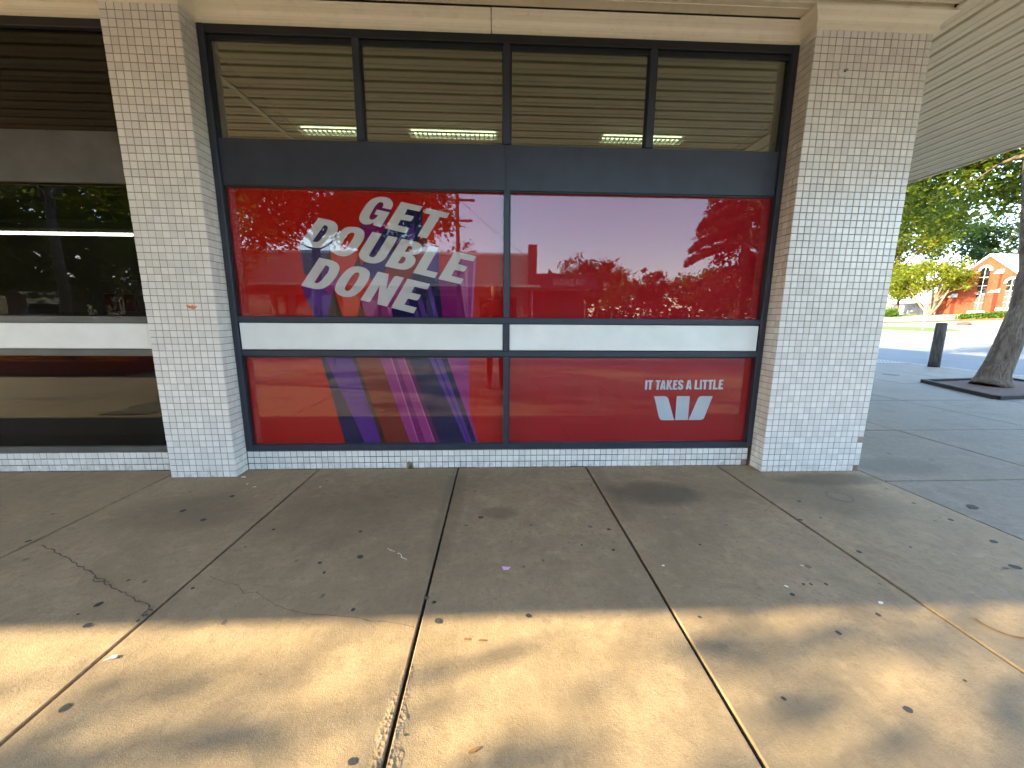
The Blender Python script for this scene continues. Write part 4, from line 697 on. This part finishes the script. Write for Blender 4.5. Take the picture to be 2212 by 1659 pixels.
b.build('trunk', 'bark', ce, fix=False); quads_mesh('crown', leaf_quads(np.concatenate(cp), .36), 'leaf_cedar', ce)

op = thing('parapet_building', 'single storey parapet shop across the street, mirrored in the red window', 'building', (-5, -25.5, 0))
MB().box(-16, 4.75, -33, -25, -.14, 5.55).build('wall', 'render_wall', op); MB().box(-16.1, 4.6, -25.12, -24.9, 5.551, 5.72).build('parapet_coping', 'trim_white', op); MB().box(4.35, 4.95, -25.4, -24.8, -.14, 6.3).build('pier', 'brick_brown', op)
MB().box(4.96, 8.5, -31, -24.99, -.14, 4.35).build('wing', 'brick_brown', op)
for i in range(6): MB().box(-15.4+i*3.25, -12.7+i*3.25, -24.99, -24.96, .3, 2.7).build('window', 'glass_far', op); 
aw = MB(); aw.box(-16, 8.6, -24.94, -21.9, 3.15, 3.3); aw.build('awning', 'soffit_side', op)
sb = MB(); sb.box(4.9, 8.55, -21.88, -21.8, 3.1, 3.85); sb = sb.build('sign_board', 'sign_dark', op)
GL = {'G': [[(.62, .78), (.5, .95), (.3, 1), (.1, .88), (0, .5), (.1, .12), (.32, 0), (.62, .08), (.62, .5), (.36, .5), (.36, .4), (.5, .4), (.5, .16), (.32, .13), (.2, .2), (.14, .5), (.2, .8), (.32, .87), (.44, .82), (.5, .68)]],
      'A': [[(0, 0), (.24, 1), (.42, 1), (.66, 0), (.52, 0), (.46, .24), (.20, .24), (.14, 0)], [(.23, .36), (.43, .36), (.33, .8)]], 'Z': [[(0, 0), (.58, 0), (.58, .14), (.18, .14), (.58, .9), (.58, 1), (.02, 1), (.02, .86), (.40, .86), (0, .1)]],
      'M': [[(0, 0), (.14, 0), (.14, .68), (.34, .2), (.42, .2), (.62, .68), (.62, 0), (.76, 0), (.76, 1), (.6, 1), (.38, .45), (.16, 1), (0, 1)]], 'N': [[(0, 0), (.14, 0), (.14, .72), (.5, 0), (.64, 0), (.64, 1), (.5, 1), (.5, .28), (.14, 1), (0, 1)]]}
xx = 7.75
for c_ in 'GAZMAN':
    lo = GL[c_]; w_ = max(p[0] for p in lo[0])*.42; flat_poly('letter_'+c_.lower(), [[(1000*(xx-p[0]*.42), 1000*(3.28+p[1]*.40)) for p in l] for l in lo], -21.79, 'sign_letter', sb); xx -= w_+.07
for x in (-15, -8.5, -2, 4.4): MB().tube([(x, -22.2, -.14), (x, -22.2, 3.15)], .07, 8).build('awning_post', 'metal_grey', op, fix=False)
ls = thing('low_brick_shop', 'low brown brick shop mirrored behind the cars in the dark shop glass', 'building', (-34, -30, 0)); MB().box(-60, -16.6, -36, -30, -.14, 3.9).build('wall', 'brick_brown', ls); MB().box(-60.1, -16.5, -30.1, -29.9, 3.901, 4.15).build('coping', 'trim_white', ls)
for i in range(9): MB().box(-59+i*4.6, -56+i*4.6, -29.99, -29.95, .5, 2.6).build('window', 'glass_far', ls); MB().box(-59.1+i*4.6, -55.9+i*4.6, -29.94, -29.6, 2.75, 3.0).build('window_awning', 'trim_white' if i % 2 else 'red_paint', ls)
def pole(x, y, h, label):
    t = thing('utility_pole', label, 'utility pole', (x, y, -.1)); MB().tube([(x, y, -.12), (x, y, h)], [.15, .11], 10).build('post', 'pole_wood', t, fix=False)
    for z, w in ((h-.5, 1.1), (h-1.7, .95)):
        MB().box(x-w, x+w, y+.13, y+.22, z-.06, z+.06).build('crossarm', 'pole_wood', t)
        for d in (-.85, -.3, .3, .85): MB().tube([(x+w*d, y+.175, z+.06), (x+w*d, y+.175, z+.2)], [.04, .03], 6).build('insulator', 'trim_white', t, fix=False)
pole(-.35, -22.0, 8.8, 'tall timber utility pole mirrored in the left red pane'); 
for nm_, p0, p1, sag in (('overhead wire running from the utility pole down to the parapet roof', (-.35, -21.8, 8.45), (4.7, -25.0, 5.2), .15), ('overhead wire leading left from the utility pole', (-.4, -21.8, 8.35), (-30, -21.8, 8.2), .9)):
    pts = [Vector(p0).lerp(Vector(p1), i/14)+Vector((0, 0, -sag*math.sin(math.pi*i/14))) for i in range(15)]
    tag(MB().tube(pts, .016, 4).build('overhead_wire', 'wire', None, fix=False), nm_, 'wire')
bs = thing('safety_bunting', 'string of small orange safety flags, mirrored in the windows', 'bunting', (-6, -6.42, 0))
MB().tube([(-11+i*.5, -6.42, 1.22-.04*math.sin(i*1.3)) for i in range(19)], .004, 4).build('string', 'trim_white', bs, fix=False)
for i in range(18): MB().prism([(-10.9+i*.5, 1.19), (-10.72+i*.5, 1.19), (-10.81+i*.5, 1.03)], 'y', -6.425, -6.421).build('flag', 'hivis', bs)
for x in (-11, -6.5, -2): MB().tube([(x, -6.42, .0), (x, -6.42, 1.26)], .018, 6).build('stake', 'metal_grey', bs, fix=False)
tp = thing('tactile_strip', 'ribbed tactile paving strip mirrored low in the dark shop glass', 'tactile paving', (-2.7, -3.8, 0)); MB().box(-3.02, -2.42, -5.9, -1.62, .002, .006).build('base', 'tactile', tp)
for i in range(8): MB().tbox(-2.99+i*.072, -2.955+i*.072, -5.9, -1.62, .0055, .014, .004).build('rib', 'tactile', tp)

# --- vehicles
def car(label, cat, loc, rz, paint, kind='wagon'):
    t = thing('parked_car' if kind != 'ute' else 'pickup_truck', label, cat, loc, 'cars parked along the opposite side'); WLOC[t.name] = Vector((0, 0, 0))
    L, Wd = 4.5, .88
    st = [(-2.25, .78, .45, .72), (-2.18, .86, .28, .92), (-1.6, .88, .24, .97), (-.4, .89, .22, .98), (.9, .89, .22, .96), (1.75, .87, .24, .88), (2.12, .82, .28, .78), (2.25, .70, .42, .62)]
    if kind == 'ute': st = [(-2.6, .84, .5, .98), (-2.55, .88, .40, 1.05), (-1.6, .9, .38, 1.06), (0, .9, .36, 1.05), (1.1, .9, .36, 1.06), (1.9, .88, .38, 1.02), (2.3, .84, .42, .95), (2.4, .74, .55, .8)]
    vs = []; ring = lambda x, w, a, c: [(x, -w*.93, a), (x, -w, (a+c)/2), (x, -w*.97, c-.05), (x, -w*.90, c), (x, w*.90, c), (x, w*.97, c-.05), (x, w, (a+c)/2), (x, w*.93, a)]
    for s_ in st: vs += ring(*s_)
    b = MB(); n = len(st); b.add(vs, [(i*8+j, i*8+(j+1) % 8, (i+1)*8+(j+1) % 8, (i+1)*8+j) for i in range(n-1) for j in range(8)]+[tuple(range(8)), tuple((n-1)*8+j for j in range(8))], True); b.build('body', paint, t, True)
    base = .95 if kind != 'ute' else 1.04
    if kind == 'wagon': gh = [(-2.12, base-.04), (-1.85, 1.42), (-1.2, 1.48), (.1, 1.48), (1.05, base-.02)]
    elif kind == 'sedan': gh = [(-1.65, base-.02), (-1.0, 1.36), (-.4, 1.44), (.15, 1.43), (1.1, base-.02)]
    else: gh = [(-.75, base-.02), (-.6, 1.68), (-.2, 1.75), (.5, 1.74), (1.25, base)]
    b = MB(); k = len(gh); lo = .84; vs = []
    for x, z in gh:
        w = lo-(z-base)*.36; vs += [(x, -w, z), (x, w, z)]
    vs2 = [(gh[0][0], -lo, base-.1), (gh[0][0], lo, base-.1), (gh[-1][0], -lo, base-.1), (gh[-1][0], lo, base-.1)]
    b.add(vs+vs2, [(2*i, 2*i+1, 2*i+3, 2*i+2) for i in range(k-1)]+[tuple([2*k]+[2*i for i in range(k)]+[2*k+2]), tuple([2*k+1]+[2*i+1 for i in range(k)]+[2*k+3]), (2*k, 2*k+1, 1, 0), (2*k+2, 2*k+3, 2*k-1, 2*k-2)]); b.build('window_glass', 'car_glass', t, True)
    top = [g for g in gh if g[1] > 1.3]; b = MB(); vs = []
    for x, z in top:
        w = lo-(z-base)*.36+.01; vs += [(x, -w, z+.012), (x, w, z+.012), (x, -w-.02, z-.05), (x, w+.02, z-.05)]
    b.add(vs, [f for i in range(len(top)-1) for f in ((4*i, 4*i+1, 4*i+5, 4*i+4), (4*i, 4*i+4, 4*i+6, 4*i+2), (4*i+1, 4*i+3, 4*i+7, 4*i+5))]); b.build('roof', paint, t, True)
    for sgn in (-1, 1):
        b = MB(); b.tube([(gh[-1][0], sgn*(lo+.01), base), (top[-1][0], sgn*(lo-(top[-1][1]-base)*.36+.012), top[-1][1])], .03, 5); b.tube([(gh[0][0], sgn*(lo+.01), base), (top[0][0], sgn*(lo-(top[0][1]-base)*.36+.012), top[0][1])], .04, 5); b.tube([(-.15, sgn*(lo+.012), base), (-.2, sgn*(lo-(1.45-base)*.36+.014), 1.43)], .03, 5); b.build('pillar', paint, t, True, False)
        MB().box(.85, 1.0, sgn*.98-.07, sgn*.98+.07, base-.02, base+.11).build('mirror', paint, t, True)
        MB().box(st[0][0]-.01, st[0][0]+.10, sgn*.62-.16, sgn*.62+.16, .62, .86).build('tail_light', 'tail_light', t, True); MB().box(st[-1][0]-.19, st[-1][0]-.02, sgn*.56-.17, sgn*.56+.17, .58, .72).build('headlight', 'head_light', t, True)
        for x in (-1.38, 1.38):
            w = MB(); w.tube([(x, sgn*.70, .32), (x, sgn*.905, .32)], .33, 18); w = w.build('wheel', 'tyre', t, True, False); MB().tube([(x, sgn*.85, .32), (x, sgn*.915, .32)], [.21, .19], 14).build('rim', 'metal_grey', w, True, False)
    t.rotation_euler.z = rz; return t
car('pale blue station wagon seen from behind, mirrored in the dark shop glass', 'car', (-28.6, -24.6, -.0), R(222), 'car_blue').scale = (1.1, 1.08, 1.32)
car('silver car parked left of the pale blue wagon in the reflection', 'car', (-26.5, -19.3, -.14), R(235), 'car_silver', 'sedan')
car('white sedan parked below the parapet shop', 'car', (-13.5, -19.2, -.14), R(240), 'car_white', 'sedan')
car('dark sedan parked below the parapet shop awning', 'car', (-9.5, -19.2, -.14), R(240), 'car_dark', 'sedan')
car('white pickup crossing in the mirrored street below the park trees', 'pickup', (19.2, -40.5, -.14), R(5), 'car_white', 'ute')
car('dark wagon parked left of the white pickup in the reflection', 'car', (13.2, -41.5, -.14), R(92), 'car_dark')
car('silver wagon parked among the mirrored park trees', 'car', (10.0, -41.8, -.14), R(90), 'car_silver')
car('white wagon parked at the right of the mirrored park', 'car', (26.5, -36, -.14), R(90), 'car_white')
car('red sedan standing behind the white pickup', 'car', (22.6, -44.5, -.14), R(88), 'car_red', 'sedan')
terr = MB(); terr.box(-60, 13, -24.9, -21.5, -.16, .0); tag(terr.build('opposite_pavement', 'concrete_cool'), kind='structure')

# ---------------------------------------------------------------- marks and litter on the pavement
def blob(cx, cy, rx, ry, ang=0, n=18, jit=.045):
    return [(cx+(rx*math.cos(w)*math.cos(ang)-ry*math.sin(w)*math.sin(ang))*(f := 1+random.gauss(0, jit)), cy+(rx*math.cos(w)*math.sin(ang)+ry*math.sin(w)*math.cos(ang))*f) for w in [2*math.pi*i/n for i in range(n)]]
def marks(name, polys, mat, z): 
    b = MB()
    for p in polys: b.add([(x, y, z+random.uniform(0, .0003)) for x, y in p], [tuple(range(len(p)))])
    o = b.build(name, mat, pave); tag(o, kind='stuff'); return o
GUM = [(0.188,-0.337,0.018),(0.007,-0.538,0.019),(1.333,-1.066,0.017),(1.142,-1.11,0.011),(1.198,-1.189,0.009),(1.25,-0.82,0.01),(1.78,-1.409,0.009),(1.432,-1.442,0.01),(1.813,-1.517,0.016),(1.958,-0.678,0.017),(0.3,-1.374,0.016),(0.634,-1.283,0.009),(1.642,-2.028,0.012),(0.651,-1.84,0.015),(-0.58,-0.864,0.014),(0.743,-0.096,0.007),(0.723,-0.782,0.011),(0.225,-0.657,0.018),(0.283,-1.216,0.008),(1.779,-1.962,0.005),(1.215,-1.741,0.003),(0.557,-1.475,0.008),(1.349,-0.385,0.007),(1.901,-0.309,0.007),(0.371,-1.493,0.014),(0.27,-1.43,0.006),(2.74,-0.839,0.012),(2.54,-0.995,0.007),(3.437,-1.414,0.012),(4.763,-1.255,0.024),(3.458,-1.634,0.011),(3.413,-1.943,0.014),(2.197,-1.501,0.013),(3.029,-1.893,0.008),(3.212,-1.013,0.008),(2.705,-1.046,0.01),(3.581,-1.349,0.008),(3.545,-1.347,0.008),(3.655,-1.351,0.009),(2.932,-1.533,0.008),(5.338,-0.629,0.034),(4.945,-1.033,0.02),(4.978,-0.792,0.017),(4.189,-0.521,0.013),(4.979,-0.57,0.012),(4.001,-0.765,0.014),(3.719,-1.546,0.011),(4.062,-1.104,0.014),(3.726,-1.852,0.006),(4.396,-1.071,0.008)]
dark = [blob(x, y, r*1.05, r*.85, random.uniform(0, 3)) for x, y, r in GUM]
faint = [blob(random.uniform(-1.6, 5.1), random.uniform(-1.5, .1), r, r*random.uniform(.5, .9), random.uniform(0, 3)) for r in rng.uniform(.004, .016, 60)]
faint += [blob(random.uniform(5.2, 12), random.uniform(-2, 5), r, r*.8, random.uniform(0, 3)) for r in rng.uniform(.01, .03, 40)]
marks('gum_spots', dark, 'gum', .0022); marks('old_spots', faint, 'stain', .0020)
def ribbon(pts, w):
    out = []; P_ = [Vector(p) for p in pts]; fine = []
    for i in range(len(P_)-1):
        for k in range(3):
            p = P_[i].lerp(P_[i+1], k/3); fine.append(p+Vector((random.gauss(0, .005), random.gauss(0, .005))))
    fine.append(P_[-1])
    for i in range(len(fine)-1):
        d = (fine[i+1]-fine[i]).normalized(); n_ = Vector((-d.y, d.x)); w0 = w*random.uniform(.4, 1.3); w1 = w*random.uniform(.4, 1.3)
        out.append([tuple(fine[i]-n_*w0), tuple(fine[i+1]-n_*w1), tuple(fine[i+1]+n_*w1), tuple(fine[i]+n_*w0)])
    return out
CR1 = [(-0.466,-0.907),(-0.371,-0.953),(-0.276,-0.988),(-0.172,-1.045),(-0.068,-1.095),(0.025,-1.138),(0.109,-1.189),(0.183,-1.233),(0.232,-1.25),(0.323,-1.292),(0.4,-1.331),(0.468,-1.362),(0.533,-1.392),(0.57,-1.425)]
CR2 = [(0.649,-1.201),(0.732,-1.234),(0.825,-1.277),(0.941,-1.327),(1.059,-1.389),(1.131,-1.429),(1.223,-1.455),(1.315,-1.465),(1.461,-1.489),(1.565,-1.511),(1.667,-1.533),(1.72,-1.551)]
marks('crack', ribbon(CR1, .0032)+ribbon([(.09, -1.18), (.13, -1.22), (.2, -1.225)], .003)+ribbon([(.533, -1.392), (.55, -1.44), (.572, -1.45)], .003)+ribbon(CR2, .0012), 'crack', .0024)
ring = lambda cx, cy, r, w, a0, a1: [[(cx+rr*math.cos(t), cy+rr*math.sin(t)) for rr, t in ((r, t0), (r, t1), (r+w, t1), (r+w, t0))] for t0, t1 in [(a0+(a1-a0)*i/24, a0+(a1-a0)*(i+1)/24) for i in range(24)]]
marks('ring_stain', ring(4.54, -.46, .07, .014, 0, 6.283), 'stain', .0026)
marks('rust_mark', ring(4.20, -1.60, .08, .012, 2.9, 5.2)+[blob(1.942, -1.614, .012, .005), blob(2.002, -1.622, .016, .005), blob(1.992, -2.012, .020, .005, .4)], 'rust', .0026)
def scrap(name, pts, mat, label, cat, up=.004):
    c = (sum(p[0] for p in pts)/len(pts), sum(p[1] for p in pts)/len(pts)); b = MB(); n = len(pts)
    b.add([(x, y, .004+up*(i % 2)) for i, (x, y) in enumerate(pts)]+[(x, y, .0046+up*(i % 2)) for i, (x, y) in enumerate(pts)], [tuple(range(n-1, -1, -1)), tuple(range(n, 2*n))]+[(i, (i+1) % n, (i+1) % n+n, i+n) for i in range(n)])
    t = b.build(name, mat); return tag(t, label, cat)
scrap('paper_scrap', [(2.086, -1.171), (2.133, -1.183), (2.118, -1.200), (2.093, -1.206)], 'pink_paper', 'small pink paper scrap on the shaded slab under the centre mullion', 'litter')
scrap('paper_scrap', blob(.626, -1.656, .022, .010, .3, 7, .2), 'paper', 'white paper scrap caught on the sunlit joint at left', 'litter')
scrap('paper_scrap', blob(.06, -.012, .024, .012, .1, 7, .2), 'paper', 'pale scrap lying beside the foot of the narrow pillar', 'litter')
white = [blob(x, y, r, r*.6, random.uniform(0, 3), 8) for x, y, r in ((.166, -.135, .010), (.253, -.189, .011), (.74, -.202, .009), (2.923, -1.188, .010), (3.45, -1.36, .010), (3.649, -1.211, .007), (2.805, -.223, .005), (3.8, -1.478, .014), (4.9, .02, .012))]
white += ribbon([(1.458, -.997), (1.503, -1.026)], .002)+ribbon([(1.52, -1.04), (1.544, -1.064), (1.586, -1.101)], .002)
marks('chalk_mark', white, 'paper', .0028)
wd = thing('plinth_chip', 'crumbled mortar patch with weed at the foot of the plinth under the red window', 'broken tile', (1.33, .15, 0))
bm = bmesh.new(); bmesh.ops.create_icosphere(bm, subdivisions=2, radius=1)
b = MB(); b.add([(1.327+v.co.x*.024*random.uniform(.7, 1.2), .152+v.co.y*.012, .03+v.co.z*.032*random.uniform(.7, 1.2)) for v in bm.verts], [tuple(v.index for v in f.verts) for f in bm.faces]); bm.free(); b.build('mortar', 'grout', wd)
quads_mesh('weed', leaf_quads(np.array([1.333, .138, .016])+rng.normal(size=(26, 3))*np.array([.012, .004, .012]), .018), 'leaf_hedge', wd)
# sticky orange leaf scrap on the narrow pillar, bolt stub on the wide one
b = MB(); pts = [(-.205, 1.335), (-.195, 1.318), (-.178, 1.312), (-.160, 1.305), (-.140, 1.312), (-.128, 1.330), (-.150, 1.326), (-.158, 1.336), (-.172, 1.328), (-.190, 1.334)]
b.prism(pts, 'y', -.0045, -.0012); tag(b.build('sticker_scrap', 'orange_peel'), 'torn orange sticker scrap stuck to the narrow tiled pillar', 'sticker')
bs_ = thing('bolt_stub', 'round capped bolt stub near the top of the wide tiled pillar', 'bolt', (4.5, 0, 2.98)); MB().tube([(4.497, -.0005, 2.98), (4.497, -.012, 2.98)], [.032, .028], 16).build('cap', 'tile_field', bs_, fix=False); MB().tube([(4.51, -.012, 2.99), (4.51, -.03, 2.985)], [.011, .009], 8).build('bolt', 'metal_grey', bs_, fix=False)


# ---------------------------------------------------------------- the photographer (mirrored in the glass)
def person():
    t = thing('person', 'person in dark shirt and pale cap photographing the window, seen as reflection', 'person', (2.05, -3.40, 0))
    PX, PY = 2.05, -3.42
    b = MB()
    def chain(pts, rad, n=10): b.tube([(PX+p[0], PY+p[1], p[2]) for p in pts], rad, n)
    def ell(c, r, sub=2):
        bm = bmesh.new(); bmesh.ops.create_icosphere(bm, subdivisions=sub, radius=1)
        b.add([(PX+c[0]+v.co.x*r[0], PY+c[1]+v.co.y*r[1], c[2]+v.co.z*r[2]) for v in bm.verts], [tuple(v.index for v in f.verts) for f in bm.faces]); bm.free()
    ell((0, 0, 1.30), (.195, .125, .20)); ell((0, .0, 1.08), (.165, .12, .20)); ell((0, -.01, .94), (.175, .13, .13)); ell((-.13, 0, 1.43), (.10, .085, .07)); ell((.13, 0, 1.43), (.10, .085, .07))
    chain([(0, -.01, 1.42), (0, .02, 1.60)], [.066, .056]); ell((0, .035, 1.675), (.078, .098, .118)); ell((0, .075, 1.60), (.05, .05, .045)); ell((0, .138, 1.665), (.014, .020, .024), 1)
    for s in (-1, 1):
        ell((s*.08, .025, 1.665), (.012, .022, .032), 1)
        chain([(s*.09, 0, .94), (s*.105, .015, .52), (s*.11, -.02, .10)], [.095, .062, .043]); ell((s*.115, .05, .055), (.047, .125, .055))
        chain([(s*.195, 0, 1.43), (s*.235, .05, 1.16)], [.055, .045]); chain([(s*.235, .05, 1.16), (s*.085, .36, 1.235)], [.045, .030]); ell((s*.080, .405, 1.255), (.020, .045, .045))
        for k in range(4):
            z = 1.285-.021*k; chain([(s*.080, .425, z), (s*.088, .450, z), (s*.080, .466, z), (s*.062, .468-.002*k, z)], [.0095, .009, .0085, .008], 7)
        chain([(s*.070, .38, 1.235), (s*.050, .405, 1.225), (s*.030, .438, 1.235)], [.011, .010, .009], 7)
    me = bpy.data.meshes.new('body'); me.from_pydata([(x-2.05, y+3.40, z) for x, y, z in b.v], [], b.f); o = bpy.data.objects.new('body_raw', me); col.objects.link(o)
    m = o.modifiers.new('r', 'REMESH'); m.mode = 'VOXEL'; m.voxel_size = .0085; m.use_smooth_shade = True; sm_ = o.modifiers.new('s', 'SMOOTH'); sm_.iterations = 3; sm_.factor = .5
    dg = bpy.context.evaluated_depsgraph_get(); dg.update(); me2 = bpy.data.meshes.new_from_object(o.evaluated_get(dg)); bpy.data.objects.remove(o)
    for k in ('skin', 'shirt', 'trousers', 'shoe'): me2.materials.append(M[k])
    idx = []
    for p in me2.polygons:
        x, y, z = p.center; arm = abs(x) > .15 or y > .16
        if z > 1.515: i = 0
        elif z > .97 and not (arm and (y > .10 or z < 1.24)): i = 1
        elif z > 1.05: i = 0
        elif z > .09: i = 2
        else: i = 3
        idx.append(i)
    me2.polygons.foreach_set('material_index', idx); me2.name = 'body'; link('body', me2, t)
    def child(name, mat, fn): 
        q = MB(); fn(q); q.build(name, mat, t, True, False)
    def sph(q, c, r, zmin=-9):
        bm = bmesh.new(); bmesh.ops.create_icosphere(bm, subdivisions=3, radius=1); bmesh.ops.delete(bm, geom=[v for v in bm.verts if v.co.z < zmin], context='VERTS'); bm.verts.index_update()
        q.add([(c[0]+v.co.x*r[0], c[1]+v.co.y*r[1], c[2]+v.co.z*r[2]) for v in bm.verts], [tuple(v.index for v in f.verts) for f in bm.faces], True); bm.free()
    def cap(q):
        sph(q, (0, .01, 1.71), (.088, .108, .10), -.05); n = 9
        vs = [(.075*math.cos(math.pi*i/(n-1)), .10+.10*math.sin(math.pi*i/(n-1)), 1.712-.02*math.sin(math.pi*i/(n-1))) for i in range(n)]
        q.add(vs+[(x, y, z+.006) for x, y, z in vs], [tuple(range(n)), tuple(range(2*n-1, n-1, -1))]+[(i, (i+1) % n, (i+1) % n+n, i+n) for i in range(n)])
    child('cap', 'cap', cap); child('beard', 'beard', lambda q: sph(q, (0, .068, 1.588), (.060, .055, .048)))
    for s in (-1, 1): child('eye', 'shoe', lambda q: sph(q, (s*.030, .112, 1.675), (.012, .009, .008)))
    return t
person()
ph = thing('smartphone', 'black smartphone held upright by the photographer', 'phone', (2.057, -2.958, 1.20)); MB().box(1.982, 2.132, -2.9665, -2.9585, 1.231, 1.305).build('case', 'phone', ph); MB().box(1.985, 2.129, -2.9675, -2.967, 1.234, 1.302).build('screen', 'car_glass', ph)
